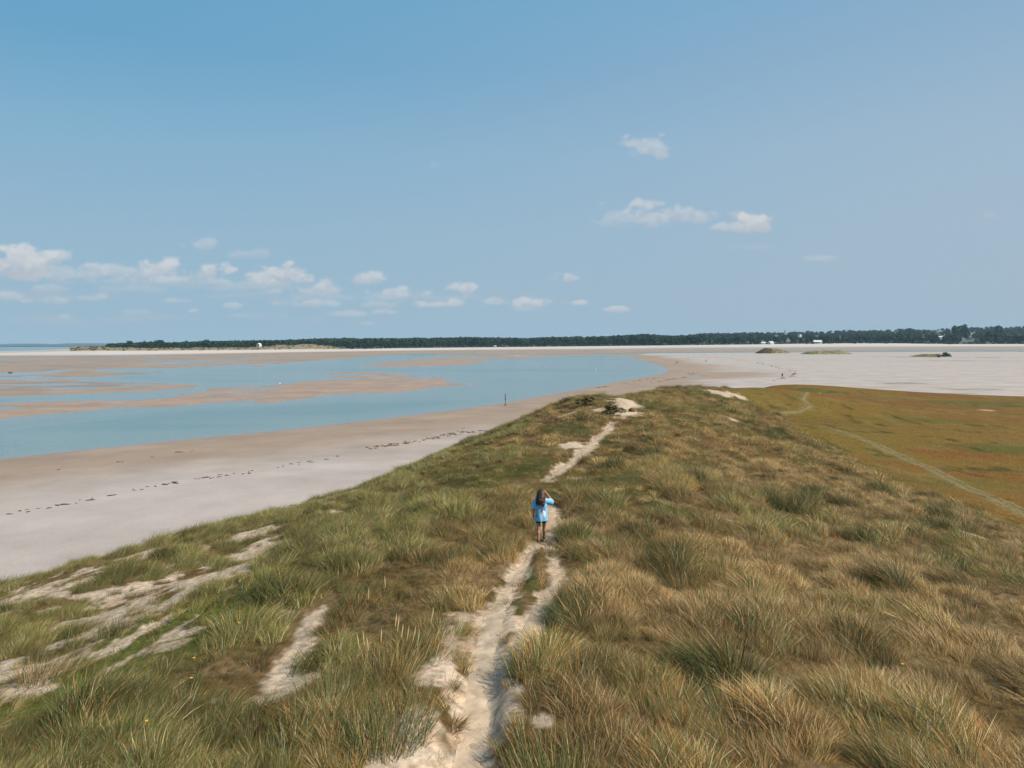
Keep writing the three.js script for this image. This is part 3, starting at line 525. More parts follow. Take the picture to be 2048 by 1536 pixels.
    const im = new THREE.InstancedMesh(g, grassMat, m.length / 16); im.instanceMatrix.array.set(m); im.name = 'plant_litter'; im.castShadow = im.receiveShadow = true; tag(im, 'dry bits of grass scattered over the bare sand of the dune', 'plant litter', null, 'stuff'); scene.add(im);
  }
  const names = { green: ['marram_grass', 'long grey-green marram grass covering the seaward side of the dune ridge'], mixed: ['mixed_grass', 'long mixed green and tan marram grass on the crest beside the sandy path'], straw: ['dry_grass', 'long dry straw-coloured grass over the slope right of the sandy path'],
    greenFar: ['marram_grass', 'distant green marram grass on the far end of the dune ridge'], mixedFar: ['mixed_grass', 'distant mixed green and tan grass on the far dune slope'], strawFar: ['dry_grass', 'distant dry straw-coloured grass on the slope above the meadow'],
    turf: ['short_turf', 'short bright green turf along the left-hand track and path edges'], ochre: ['short_turf', 'short ochre and rust turf between the tall tussocks near the path'], turfFar: ['meadow_grass', 'low green grass patches across the flat meadow on the right'], ochreFar: ['meadow_grass', 'low ochre grass all over the flat meadow on the right'] };
  for (const k in LAYERS) {
    const root = new THREE.Group(); root.name = numbered(names[k][0]); tag(root, names[k][1], 'grass', null, 'stuff'); scene.add(root); let total = 0;
    for (const L of LAYERS[k]) {
      const n = L.m.length / 16; if (!n) continue; total += n;
      const im = new THREE.InstancedMesh(L.g, grassMat, n); im.instanceMatrix.array.set(L.m); im.instanceColor = new THREE.InstancedBufferAttribute(new Float32Array(L.c), 3); im.name = 'tuft'; im.userData.kind = 'stuff'; im.castShadow = im.receiveShadow = true; root.add(im);
    }
  }
}

// ------------------------------------------------------------------ trees of the far wood
function crownGeometry(seed, kind) {                 // unit tree, 1 m tall: leaf clumps spread over uneven lobes
  const r = rng(seed), P = [], N = [], C = [], lobes = [];
  const K = kind === 'tall' ? 9 : kind === 'pine' ? 8 : 10;
  for (let i = 0; i < K; i++) {
    const t = i / (K - 1), a = r() * 6.283;
    if (kind === 'tall') lobes.push([Math.cos(a) * .07, .26 + t * .62, Math.sin(a) * .07, .14 * (1 - .45 * t) + .03 * r(), .15]);
    else if (kind === 'pine') lobes.push([Math.cos(a) * .24 * (1 - .5 * t), .42 + t * .42 + .05 * r(), Math.sin(a) * .24 * (1 - .5 * t), .19 + .06 * r(), .10]);
    else lobes.push([Math.cos(a) * .25 * Math.sqrt(1 - t * .8), .24 + t * .56, Math.sin(a) * .25 * Math.sqrt(1 - t * .8), .20 + .07 * r() - .05 * t, .17]);
  }
  const v = new THREE.Vector3(), u = new THREE.Vector3(), w = new THREE.Vector3();
  for (let i = 0; i < 330; i++) {
    const L = lobes[i % K]; v.set(r() - .5, r() - .5, r() - .5).normalize(); const q = .72 + .38 * r();
    const c = [L[0] + v.x * L[3] * q, L[1] + v.y * L[4] * q, L[2] + v.z * L[3] * q]; if (c[1] < .06) continue;
    u.set(r() - .5, r() - .5, r() - .5).normalize(); w.crossVectors(u, v).normalize(); u.crossVectors(w, v).normalize();
    const s = .035 + .035 * r(), b = .7 + .6 * r(), col = [.019 * b, .043 * b, .022 * b];
    const pt = (a, d, e) => { P.push(c[0] + u.x * a * s + w.x * d * s + v.x * e, c[1] + u.y * a * s + w.y * d * s + v.y * e, c[2] + u.z * a * s + w.z * d * s + v.z * e); N.push(v.x, v.y, v.z); C.push(...col); };
    pt(-1, -.6, 0); pt(1, -.5, .01); pt(.1, 1.1, -.01); pt(-1, -.6, 0); pt(.1, 1.1, -.01); pt(-.9, .7, .02);
  }
  const g = new THREE.BufferGeometry(); g.setAttribute('position', new THREE.Float32BufferAttribute(P, 3)); g.setAttribute('normal', new THREE.Float32BufferAttribute(N, 3)); g.setAttribute('color', new THREE.Float32BufferAttribute(C, 3)); return g;
}
function trunkGeometry(seed, kind) {
  const r = rng(seed), parts = [new THREE.CylinderGeometry(.012, .026, .55, 6).translate(0, .25, 0)];
  for (let i = 0; i < 4; i++) { const a = r() * 6.283, g = new THREE.CylinderGeometry(.005, .011, .26, 5); g.translate(0, .13, 0); g.rotateZ(.7 + .3 * r()); g.rotateY(a); g.translate(0, .32 + .05 * i, 0); parts.push(g); }
  return mergeGeometries(parts);
}
const leafMat = matte({ vertexColors: true, roughness: .9, side: THREE.DoubleSide }), barkMat = std({ color: lin(.085, .07, .055), roughness: .95 });
const leafTints = [leafMat, matte({ vertexColors: true, color: lin(1.25, 1.15, .95), roughness: .9, side: THREE.DoubleSide }), matte({ vertexColors: true, color: lin(.75, .85, .9), roughness: .9, side: THREE.DoubleSide })];
const KINDS = ['round', 'round', 'round', 'pine', 'pine', 'tall'];
const TREES = KINDS.map((k, i) => ({ kind: k, crown: crownGeometry(400 + i * 7, k), trunk: trunkGeometry(430 + i, k) }));
function farPoint(px, D) { return [(px - 1024) / F * D, land(px, D), -D]; }
const treeProto = {};
function plantTree(px, D, topPy, i, label, group, wide = 1) {
  const T = TREES[i % TREES.length], [x, y, z] = farPoint(px, D), h = Math.max(4, hAt(px, topPy, D) - y + .6), key = (i % TREES.length) + '/' + (i % 3);
  let o;
  if (!treeProto[key]) { o = treeProto[key] = new THREE.Group(); mesh('crown', T.crown, leafTints[i % 3], o); mesh('trunk', T.trunk, barkMat, o); } else o = treeProto[key].clone();
  o.name = numbered(T.kind === 'pine' ? 'pine_tree' : 'tree'); o.userData = {}; tag(o, label, 'tree', group); o.position.set(x, y - .4, z); o.scale.set(h * wide, h, h * wide); o.rotation.y = hash2(i, 3) * 6.283; scene.add(o); return o;
}
const HOMES = [[1552, 700], [1598, 760], [1634, 700], [1676, 620], [1925, 330], [1936, 420], [1880, 560], [1575, 110], [1569, 1300]];
{
  const r = rng(91); let i = 0, px = 222;
  const dunesLeft = (p) => p < 430 ? 215 : p < 690 ? 150 : 70;
  const sect = [[290, 'dark low tree at the left end of the far wood'], [360, 'dark low tree behind the far-left dunes, near the wood end'], [440, 'dark tree behind the far-left dunes, midway to the white hut'], [512, 'dark green tree just left of the white gabled hut'], [580, 'dark green tree just right behind the white gabled hut'], [690, 'green tree behind the rounded bare far dune'], [780, 'dark green tree right of the rounded far dune, behind pale sand'], [880, 'dark green tree along the far shore opposite the middle sandbar'], [985, 'dark green tree left of the parked white van'], [1080, 'dark green tree right of the parked white van'], [1180, 'green tree along the shore midway between van and channel head'], [1270, 'green tree left of the tallest crown near the channel head'], [1380, 'green tree right of the tallest crown near the channel head'], [1450, 'green tree in the dark rounded grove right of the channel head'], [1526, 'green tree just left of the two white sheds'], [1580, 'green tree just right behind the two white sheds'], [1634, 'olive green tree just left of the lone white barn'], [1720, 'olive green tree just right of the lone white barn'], [1820, 'olive green tree above the sand bank below the flat-topped skyline trees'], [1905, 'olive green tree left of the white gabled hill house'], [1985, 'olive green tree right of the white gabled hill house'], [2200, 'olive green tree at the right end of the far wood']].map((q) => [...q, q[1].replace(/^[a-z ]*tree/, 'trees')]);
  while (px < 2075) {
    const s = sect.find((q) => px < q[0]), top = lerpTable(T_TOP, px), D = shoreD(px) + 45 + dunesLeft(px) + r() * 40, base = hAtInv(px, D), f = px < 430 ? .95 : px > 1420 ? .48 : .72;
    const gap = (px > 1520 && px < 1545) || (px > 1628 && px < 1642) || (px > 512 && px < 526) || (px > 985 && px < 995) || HOMES.some((q) => q[1] < 500 && Math.abs(px - q[0]) < 6);
    if (!gap) plantTree(px, D, base + (top - base) * (f + (r() - .5) * .55), i, s[1], s[2], px > 1420 ? 1.35 : 1.1);
    i++; px += 8 + r() * 7;
  }
  function hAtInv(p, D) { return horizonAt(p) + (EYE - land(p, D)) * F / D; }
  // a few that stand out
  plantTree(1306, shoreD(1306) + 100, 674, 0, 'broad rounded tree standing forward at the shore right of the channel head', null, 1.7);
  plantTree(1288, shoreD(1288) + 140, 666.5, 3, 'tallest tree crown above the far wood near the channel head', null, 1.0);
  plantTree(1909, shoreD(1909) + 420, 652, 5, 'tall poplar left of the grove on the right hill', null, 1.2);
  plantTree(1919, shoreD(1919) + 425, 650, 2, 'round tall tree in the middle of the grove on the right hill', null, 1.1);
  plantTree(1929, shoreD(1929) + 420, 649.5, 5, 'second tall poplar in the grove on the right hill', null, 1.2);
  plantTree(1990, shoreD(1990) + 430, 649.5, 1, 'broad tall tree right of the grove on the right hill', null, 1.2);
  plantTree(1800, shoreD(1800) + 900, 656.5, 3, 'flat-topped tree on the skyline of the right hill', null, 1.1);
  plantTree(1819, shoreD(1819) + 900, 655.5, 4, 'second flat-topped tree on the skyline of the right hill', null, 1.5);
  plantTree(1414, shoreD(1414) + 58, 682, 1, 'small yellow-green tree in front of the dark wood', null, .9).children[0].material = std({ vertexColors: true, color: lin(2.6, 2.3, 1.2), roughness: .9, side: THREE.DoubleSide });
  // the wood behind, one dark mass
  const wood = new THREE.Group(); wood.name = 'woodland'; tag(wood, 'dense dark wood rising behind the front trees of the far shore', 'wood', null, 'stuff'); scene.add(wood);
  const acc = TREES.map(() => []), col = TREES.map(() => []);
  for (let k = 0; k < 3800; k++) {
    const p = 215 + r() * 1900, top = lerpTable(T_TOP, p), t = Math.pow(r(), .8), D = shoreD(p) + 45 + dunesLeft(p) + 30 + t * (p > 1380 ? 1450 : p < 430 ? 120 : 620);
    if (p > 1780 && fbm(p / 46, (D - shoreD(p)) / 240, 2, 117) > .08 && D - shoreD(p) > 640) continue;
    if (HOMES.some((q) => Math.abs(p - q[0]) < 7 && D - shoreD(p) < q[1] + 20 && D - shoreD(p) > q[1] - 420)) continue;
    const [x, y, z] = farPoint(p, D), base = hAtInv(p, D); if (base < top - 2) continue;
    let h = hAt(p, base + (top - base) * (.72 + .32 * r()), D) - y; if (p > 1380) h = Math.min(h, 9 + 9 * r()); h = clamp(h, 5, 26); if (p > 1380) h *= 1.15;
    const q = Math.floor(r() * TREES.length), w = h * (1 + .5 * r());
    M4.compose(V4.set(x, y - .5, z), Q4.setFromEuler(E4.set(0, r() * 6.28, 0)), S4.set(w, h, w)); acc[q].push(...M4.elements); const b = .6 + 1.1 * r() * r() + .3 * r(); col[q].push(b * (1 + .25 * r()), b * (1 + .1 * r()), b * .95);
  }
  acc.forEach((m, q) => { const n = m.length / 16; if (!n) return; const im = new THREE.InstancedMesh(TREES[q].crown, leafMat, n); im.instanceMatrix.array.set(m); im.instanceColor = new THREE.InstancedBufferAttribute(new Float32Array(col[q]), 3); im.name = 'crown'; im.userData.kind = 'stuff'; im.castShadow = im.receiveShadow = true; wood.add(im); });
}
// low scrub at the edge of the wood and on the far dunes
function scrub(name, label, list, seed, color) {
  const r = rng(seed), acc = [], col = [];
  for (const [x, y, z, s, h] of list(r)) { M4.compose(V4.set(x, y - h * .25, z), Q4.setFromEuler(E4.set(0, r() * 6.28, 0)), S4.set(s, h, s)); acc.push(...M4.elements); const b = .7 + .7 * r(); col.push(color[0] * b, color[1] * b, color[2] * b); }
  const im = new THREE.InstancedMesh(TREES[0].crown, leafMat, acc.length / 16); im.instanceMatrix.array.set(acc); im.instanceColor = new THREE.InstancedBufferAttribute(new Float32Array(col), 3); im.name = numbered(name); im.castShadow = im.receiveShadow = true; tag(im, label, 'scrub', null, 'stuff'); scene.add(im);
}
scrub('scrub', 'low dark scrub along the foot of the far wood', (r) => { const o = []; for (let k = 0; k < 560; k++) { const p = 700 + r() * 1400, D = shoreD(p) + 52 + r() * 45 + (p > 1600 ? -10 : 0), [x, y, z] = farPoint(p, D); o.push([x, y, z, 4 + 5 * r(), 2.2 + 3 * r() + (p > 1650 ? 2 : 0)]); } return o; }, 5, [1.15, 1.15, 1]);
scrub('dune_scrub', 'grassy tufts and bushes dotting the far-left dunes', (r) => { const o = []; for (let k = 0; k < 420; k++) { const p = 140 + r() * 565, D = shoreD(p) + 47 + r() * 70, [x, y, z] = farPoint(p, D); o.push([x, y, z, 2 + 4 * r(), .8 + 1.0 * r()]); } return o; }, 6, [3.2, 2.3, 1.9]);

// ------------------------------------------------------------------ houses, sheds, caravan, boat
const wallWhite = std({ color: lin(.62, .60, .57), roughness: .8 }), wallCream = std({ color: lin(.42, .37, .31), roughness: .85 }), slate = std({ color: lin(.10, .11, .13), roughness: .6 }), paleRoof = std({ color: lin(.52, .56, .58), roughness: .5 }), darkGlass = std({ color: lin(.03, .04, .05), roughness: .15 }), wood = std({ color: lin(.16, .10, .06), roughness: .8 });
const box = (w, h, d, x, y, z) => new THREE.BoxGeometry(w, h, d).translate(x, y, z);
function gable(w, d, h, over) { const s = new THREE.Shape([new THREE.Vector2(-w / 2 - over, 0), new THREE.Vector2(0, h), new THREE.Vector2(w / 2 + over, 0), new THREE.Vector2(w / 2 + over, .18), new THREE.Vector2(0, h + .2), new THREE.Vector2(-w / 2 - over, .18)]); return new THREE.ExtrudeGeometry(s, { depth: d + over * 2, bevelEnabled: false }).translate(0, 0, -d / 2 - over); }
function house(px, D, label, { w = 8, d = 10, h = 3, rh = 2.6, wall = wallWhite, roof = slate, turn = 0, up = 0, chimney = true, name = 'house' } = {}) {
  const [x, y, z] = farPoint(px, D), t = thing(name, label, name === 'house' ? 'house' : 'shed', [x, y + up, z], turn);
  const gs = new THREE.Shape([new THREE.Vector2(-w / 2, -1.5), new THREE.Vector2(w / 2, -1.5), new THREE.Vector2(w / 2, h), new THREE.Vector2(0, h + rh), new THREE.Vector2(-w / 2, h)]);
  mesh('wall', new THREE.ExtrudeGeometry(gs, { depth: d, bevelEnabled: false }).translate(0, 0, -d / 2), wall, t);
  const rf = mesh('roof', gable(w, d, rh, .3).translate(0, h + .02, 0), roof, t);
  if (chimney) mesh('chimney', box(.8, 1.6, .8, 0, rh + .6, -d * .3).translate(0, h, 0), wall, rf);
  for (const s of [-1, 1]) { const win = mesh('window', box(1.1, 1.2, .1, s * w * .26, 1.6, d / 2 + .04), darkGlass, t); mesh('frame', box(1.3, .1, .14, s * w * .26, .95, d / 2 + .05), wallWhite, win); }
  mesh('door', box(1.0, 2.0, .1, 0, 1.0, d / 2 + .04), wood, t);
  return t;
}
house(519, shoreD(519) + 96, 'small white gabled hut beside the rounded far dune', { w: 6, d: 6, h: 2.4, rh: 2.2, wall: wallWhite, roof: paleRoof, chimney: false, turn: -.3, up: 1.2 });
house(1541, shoreD(1541) + 50, 'long white-roofed shed at the shore, right of the smaller one beside it', { w: 14, d: 8, h: 2.6, rh: 3, roof: paleRoof, turn: Math.PI / 2 + .15, chimney: false, name: 'shed', up: .3 });
house(1526, shoreD(1526) + 54, 'smaller white shed with a dark opening beside the long white-roofed one', { w: 8, d: 8, h: 2.4, rh: 2.2, roof: paleRoof, turn: Math.PI / 2 - .1, chimney: false, name: 'shed', up: .2 });
house(1634, shoreD(1634) + 62, 'white barn with a pale roof standing alone above the far sand bank', { w: 9, d: 17, h: 2.6, rh: 3.4, roof: paleRoof, turn: Math.PI / 2, chimney: false, name: 'shed', up: .8 });
house(1575, shoreD(1575) + 110, 'pale house with a steep gable among trees between the white sheds', { w: 7, d: 9, h: 4, rh: 4, wall: wallCream, up: 4 });
house(1552, shoreD(1552) + 700, 'white house high in the trees above the long shed', { w: 9, d: 12, h: 5, rh: 3, turn: 1.2, up: 7 });
house(1598, shoreD(1598) + 760, 'white house with a bright gable on the wooded slope behind', { w: 9, d: 12, h: 5, rh: 3.5, turn: .3, up: 8 });
house(1634, shoreD(1634) + 700, 'grey-roofed cream house on the wooded slope above the lone barn', { w: 9, d: 14, h: 5, rh: 3, wall: wallCream, turn: 1.3, up: 4 });
house(1676, shoreD(1676) + 620, 'long white house half hidden by trees right of the lone barn', { w: 8, d: 16, h: 4.5, rh: 2.5, turn: 1.5, up: 5 });
house(1925, shoreD(1925) + 330, 'white house with a wide gable below the grove on the right hill', { w: 11, d: 10, h: 4, rh: 4, turn: -.2, up: 4 });
house(1936, shoreD(1936) + 420, 'cream house tucked right behind the white gabled one on the right hill', { w: 8, d: 12, h: 4.5, rh: 3, wall: wallCream, turn: 1.2, up: 5 });
house(1880, shoreD(1880) + 560, 'long pale-roofed house at the edge of the tan field on the right hill', { w: 8, d: 18, h: 3.6, rh: 2.6, roof: paleRoof, turn: 1.5, up: 4 });
{ // village church tower on the skyline
  const [x, , z] = farPoint(1569, shoreD(1569) + 1300), t = thing('church', 'dark church spire poking above the trees on the skyline', 'church', [x, hAt(1569, 668, -z), z]);
  mesh('tower', box(5, 12, 5, 0, 3, 0), wallCream, t); mesh('spire', new THREE.ConeGeometry(3.2, 9, 4).rotateY(Math.PI / 4).translate(0, 13.5, 0), slate, t);
}
{ // van at the edge of the wood
  const D = shoreD(991) + 55, [x, y, z] = farPoint(991, D), t = thing('van', 'white van parked at the edge of the wood on the far shore', 'van', [x, y + .9, z], .3);
  const s = new THREE.Shape([new THREE.Vector2(-2.7, .45), new THREE.Vector2(2.7, .45), new THREE.Vector2(2.7, 1.3), new THREE.Vector2(2.0, 1.5), new THREE.Vector2(1.4, 2.5), new THREE.Vector2(-2.7, 2.6)]);
  mesh('body', new THREE.ExtrudeGeometry(s, { depth: 1.9, bevelSize: .08, bevelThickness: .08, bevelSegments: 2 }).translate(0, 0, -.95), wallWhite, t);
  mesh('windscreen', box(.08, .9, 1.6, 0, 0, 0).rotateZ(.55).translate(1.78, 1.98, 0), darkGlass, t);
  for (const sx of [-1.7, 1.7]) for (const sz of [-1, 1]) { const w = mesh('wheel', new THREE.CylinderGeometry(.42, .42, .26, 16).rotateX(Math.PI / 2).translate(sx, .42, sz * .95), slate, t); mesh('rim', new THREE.CylinderGeometry(.22, .22, .28, 12).rotateX(Math.PI / 2).translate(sx, .42, sz * .95), paleRoof, w); }
}
{ // motor boat in the far channel, at the right edge of the frame
  const [x, z] = onPlane(2041, 705, 0), t = thing('motor_boat', 'small white motor boat with a dark cabin in the narrow far channel', 'boat', [x, 0, z], -.25);
  const hull = []; const L = [[-3, .95, .5], [-1.5, 1.15, .55], [.5, 1.15, .62], [2, .8, .78], [3, .05, 1.0]];
  const P = [], I = []; L.forEach(([hx, hw, hh], i) => { P.push(hx, hh, -hw, hx, -.15, -hw * .6, hx, -.25, 0, hx, -.15, hw * .6, hx, hh, hw); if (i) for (let k = 0; k < 4; k++) { const a = (i - 1) * 5 + k, b = i * 5 + k; I.push(a, b, a + 1, b, b + 1, a + 1); } }); for (let i = 1; i < 5; i++) { const a = (i - 1) * 5, b = i * 5; I.push(a, a + 4, b, b, a + 4, b + 4); } I.push(0, 1, 4, 1, 3, 4, 1, 2, 3);
  const g = new THREE.BufferGeometry(); g.setAttribute('position', new THREE.Float32BufferAttribute(P, 3)); g.setIndex(I); g.computeVertexNormals(); hull.push(g);
  mesh('hull', g, std({ color: lin(.70, .70, .70), roughness: .4, side: THREE.DoubleSide }), t);
  mesh('cabin', new THREE.CylinderGeometry(.75, .95, 1.2, 4).rotateY(Math.PI / 4).scale(1.1, 1, .9).translate(.3, 1.2, 0), darkGlass, t); mesh('cabin_roof', box(1.7, .12, 1.5, .2, 1.86, 0), wallWhite, t);
  mesh('mast', new THREE.CylinderGeometry(.05, .06, 1.4, 8).translate(0, 2.6, 0), paleRoof, t); mesh('outboard', box(.5, .9, .45, -3.2, .5, 0), slate, t);
}
// ------------------------------------------------------------------ grassy islets on the sand spit
const isletMat = std({ vertexColors: true, roughness: .95 });
const isletTuft = tuft(777, 'mixed', { n: 70, radius: .8, height: .9, width: .05, spread: .9, wind: .1, segs: 2 });
function islet(name, label, px, py, wPx, hPx, color, steepLeft, seed) {
  const [x, z] = onPlane(px, py, 1.1), D = -z, w = wPx * D / F / 2, h = hPx * D / F, dz = w * .7, t = thing(name, label, name === 'sand_hummock' ? 'hummock' : 'bush', [x, .6, z]);
  const n = 46, P = [], C = [], I = []; const H = (u, v) => { const q = steepLeft ? (u < -.35 ? (u + 1) / .65 : 1 - (u + .35) / 1.35) : 1 - Math.abs(u) ** 2.2; return h * Math.max(-.2, Math.sqrt(clamp(q * 1.15)) * (1 - v * v) * (1 + .28 * fbm(u * 4 + seed, v * 3, 3, 171)) - .02); };
  for (let j = 0; j <= n; j++) for (let i = 0; i <= n; i++) { const u = i / n * 2.1 - 1.05, v = j / n * 2.1 - 1.05, y = H(u, v); P.push(u * w, y, v * dz); const k = fbm(u * 7 + seed, v * 6, 3, 173); C.push(...mix3(mix3(color, [.21, .165, .085], sstep(0, .6, k)), SAND_DRY, y < h * .12 ? 1 : steepLeft && u < -.5 && k > .1 ? .3 : 0)); if (steepLeft && u < -.28 + .3 * k && y > h * .1) C.splice(-3, 3, .05, .03, .014); if (i && j) { const a = j * (n + 1) + i; I.push(a, a - n - 1, a - 1, a - 1, a - n - 1, a - n - 2); } }
  const g = new THREE.BufferGeometry(); g.setAttribute('position', new THREE.Float32BufferAttribute(P, 3)); g.setAttribute('color', new THREE.Float32BufferAttribute(C, 3)); g.setIndex(I); g.computeVertexNormals(); mesh('mound', g, isletMat, t);
  const r = rng(seed), m = [], c = []; for (let k = 0; k < 260; k++) { const u = r() * 1.9 - .95, v = r() * 1.9 - .95, y = H(u, v); if (y < h * .14) continue; const s = .6 + .7 * r(); M4.compose(V4.set(u * w, y - .1, v * dz), Q4.setFromEuler(E4.set(0, r() * 6.28, 0)), S4.set(s * 1.4, s, s * 1.4)); m.push(...M4.elements); const b = .8 + .4 * r(); c.push(b, b, b * .9); }
  const im = new THREE.InstancedMesh(isletTuft, grassMat, m.length / 16); im.instanceMatrix.array.set(m); im.instanceColor = new THREE.InstancedBufferAttribute(new Float32Array(c), 3); im.name = 'grass'; im.userData.kind = 'stuff'; im.castShadow = im.receiveShadow = true; t.add(im); return t;
}
islet('sand_hummock', 'steep grassy hummock with a dark eroded left face on the sand spit', 1546, 707, 64, 12.5, [.15, .125, .05], true, 11);
islet('sand_hummock', 'low long green hummock right of the steep one on the sand spit', 1652, 708.5, 92, 8, [.125, .135, .05], false, 12);
islet('sand_hummock', 'flat green hummock left of the dark bush on the sand spit', 1858, 713.5, 66, 6, [.12, .13, .05], false, 13);
{ const [x, z] = onPlane(1893, 714, 1.1), t = thing('bush', 'dark green dome-shaped bush alone on the sand spit', 'bush', [x, .9, z]); const g = crownGeometry(903, 'round').translate(0, -.18, 0); const c = mesh('foliage', g, std({ vertexColors: true, color: lin(1.0, 1.0, .8), roughness: .9, side: THREE.DoubleSide }), t); c.scale.set(11, 5.6, 8); mesh('stem', new THREE.CylinderGeometry(.12, .2, 2, 8).translate(0, .8, 0), barkMat, t); }
{ const [x, z] = onPlane(1879, 715.2, 1.1), t = thing('bush', 'smaller dark bush at the left foot of the dome-shaped bush', 'bush', [x, .9, z]); const c = mesh('foliage', crownGeometry(904, 'round').translate(0, -.18, 0), leafMat, t); c.scale.set(4.4, 2.6, 4); mesh('stem', new THREE.CylinderGeometry(.07, .1, 1.2, 8).translate(0, .5, 0), barkMat, t); }

// ------------------------------------------------------------------ marker post, wrack, driftwood, gulls
const beachY = (x, z) => flats(x, z)[0];
{ const [x, z] = onPlane(1011, 808, .45), t = thing('marker_post', 'thin rusty marker post standing at the water edge of the near beach', 'post', [x, beachY(x, z), z]); t.rotation.z = .02;
  const rust = std({ color: lin(.20, .10, .07), roughness: .8 });
  mesh('post', new THREE.CylinderGeometry(.085, .10, 2.7, 12).translate(0, 1.3, 0), rust, t); mesh('collar', new THREE.CylinderGeometry(.15, .15, .28, 12).translate(0, 1.62, 0), std({ color: lin(.03, .03, .03), roughness: .7 }), t); mesh('cap', new THREE.CylinderGeometry(.13, .12, .16, 12).translate(0, 2.6, 0), rust, t);
  mesh('base', new THREE.LatheGeometry([[.001, .2], [.2, .17], [.36, .08], [.42, -.1]].map((p) => new THREE.Vector2(...p)), 12), std({ color: lin(.07, .06, .05), roughness: .9 }), t);
}
{ // dry seaweed along the last tide lines
  const r = rng(55), parts = [0, 1, 2].map((k) => { const g = new THREE.IcosahedronGeometry(1, 1), p = g.attributes.position; for (let i = 0; i < p.count; i++) { const n = 1 + .5 * noise(p.getX(i) * 2.3 + k * 5, p.getZ(i) * 2.3, 181); p.setXYZ(i, p.getX(i) * n, p.getY(i) * n * .3, p.getZ(i) * n * .6); } g.computeVertexNormals(); return g; });
  const runs = [[[0, 1029, 3], [120, 1010, 4], [300, 973, 4], [420, 955, 5], [560, 934, 4], [680, 912, 5]], [[730, 895, 13], [790, 887, 11], [850, 876, 9], [910, 866, 10], [975, 858, 6]], [[700, 905, 4], [900, 868, 6], [930, 853, 3]], [[20, 950, 1], [300, 905, 1], [500, 880, 2]], [[1400, 709.5, 6], [1420, 714, 6], [1470, 719, 7], [1520, 727, 9], [1550, 734, 9], [1590, 744, 12], [1585, 752, 9], [1545, 761, 6]], [[1300, 764, 3], [1345, 756, 7], [1372, 751, 9], [1390, 741, 4]], [[1180, 773, 4], [1250, 762, 5], [1320, 751, 5]], [[1180, 692.8, 0], [1250, 692.5, 0]]];
  const acc = [[], [], []];
  for (const R of runs) for (let i = 1; i < R.length; i++) { const n = Math.round((R[i - 1][2] + R[i][2]) * 1.3); for (let k = 0; k < n; k++) { const t = r(), px = mix(R[i - 1][0], R[i][0], t) + (r() - .5) * 8, py = mix(R[i - 1][1], R[i][1], t) + (r() - .5) * (R[i][1] > 800 ? 6 : 3), [x, z] = onPlane(px, py, .9), y = beachY(x, z), s = (.08 + .26 * r() * r()) * (z < -200 ? 1.6 : 1); M4.compose(V4.set(x, y + .02, z), Q4.setFromEuler(E4.set(0, r() * 6.28, 0)), S4.set(s * 1.7, s * .8, s)); acc[Math.floor(r() * 3)].push(...M4.elements); } }
  const root = new THREE.Group(); root.name = 'seaweed'; tag(root, 'scattered line of dark dry seaweed left by the tide on the pale sand', 'seaweed', null, 'stuff'); scene.add(root);
  acc.forEach((m, k) => { const im = new THREE.InstancedMesh(parts[k], std({ color: lin(.075, .05, .04), roughness: .95 }), m.length / 16); im.instanceMatrix.array.set(m); im.name = 'clump'; im.userData.kind = 'stuff'; im.castShadow = true; root.add(im); });
}
function rock(name, label, cat, px, py, s, color, f) { // weathered stump or lump, on the surface f
  const h = f ? hit(px, py, f) : onPlane(px, py, .8), x = h[0], z = h[1], y = f ? f(x, z) : beachY(x, z), g = new THREE.IcosahedronGeometry(1, 3), p = g.attributes.position;
  for (let i = 0; i < p.count; i++) { const a = p.getX(i), b = p.getY(i), c = p.getZ(i), n = 1 + .35 * fbm(a * 1.8 + px, b * 1.8 + c * 1.3, 3, 191); p.setXYZ(i, a * n * s[0], b * n * s[1], c * n * s[2]); } g.computeVertexNormals();
  const o = mesh(name, g, std({ color: lin(...color), roughness: .95 })); o.position.set(x, y + s[1] * .4, z); return tag(o, label, cat);
}
rock('tree_stump', 'rust-brown stump on the skyline of the far dune crest', 'stump', 1487, 764, [.5, .75, .5], [.20, .09, .05], duneH);
rock('driftwood', 'dark lump of driftwood beside bare sand on the far dune crest', 'driftwood', 1512, 766, [1.1, .4, .6], [.10, .055, .04], duneH);
rock('peat_lump', 'dark brown lump sitting alone in the sandy crest hollow', 'lump', 1263, 824, [.32, .26, .3], [.10, .055, .035], duneH);
rock('driftwood', 'small dark piece of wood lying on the tidal flat at far left', 'driftwood', 21, 743, [1.2, .5, .6], [.09, .06, .05]);
function gull(px, py, label) { const [x, z] = onPlane(px, py, 0), t = thing('gull', label, 'bird', [x, .05, z], hash2(px, py) * 6);
  const g = new THREE.SphereGeometry(.16, 14, 10).scale(1.9, 1, 1).translate(0, .1, 0), hd = new THREE.SphereGeometry(.075, 10, 8).translate(.27, .27, 0), nk = new THREE.CylinderGeometry(.05, .08, .18, 8).rotateZ(-.5).translate(.21, .19, 0), tl = new THREE.ConeGeometry(.09, .25, 8).rotateZ(1.45).scale(1, .6, 1).translate(-.36, .12, 0);
  for (const q of [g, hd, nk, tl]) q.deleteAttribute('uv'); mesh('body', mergeGeometries([g, hd, nk, tl]), wallWhite, t); mesh('beak', new THREE.ConeGeometry(.022, .11, 8).rotateZ(-Math.PI / 2).translate(.38, .265, 0), std({ color: lin(.6, .4, .05), roughness: .5 }), t);
  for (const s of [-1, 1]) mesh('wing', new THREE.SphereGeometry(.15, 12, 8).scale(1.7, .55, .25).translate(-.06, .14, s * .14), std({ color: lin(.42, .44, .47), roughness: .7 }), t); t.scale.setScalar(1.15); }
gull(560, 768, 'white gull floating alone above the near sandbar'); gull(869, 753, 'white gull at the tip of the near sandbar'); gull(1091, 736, 'white gull on the open water toward the far shore');
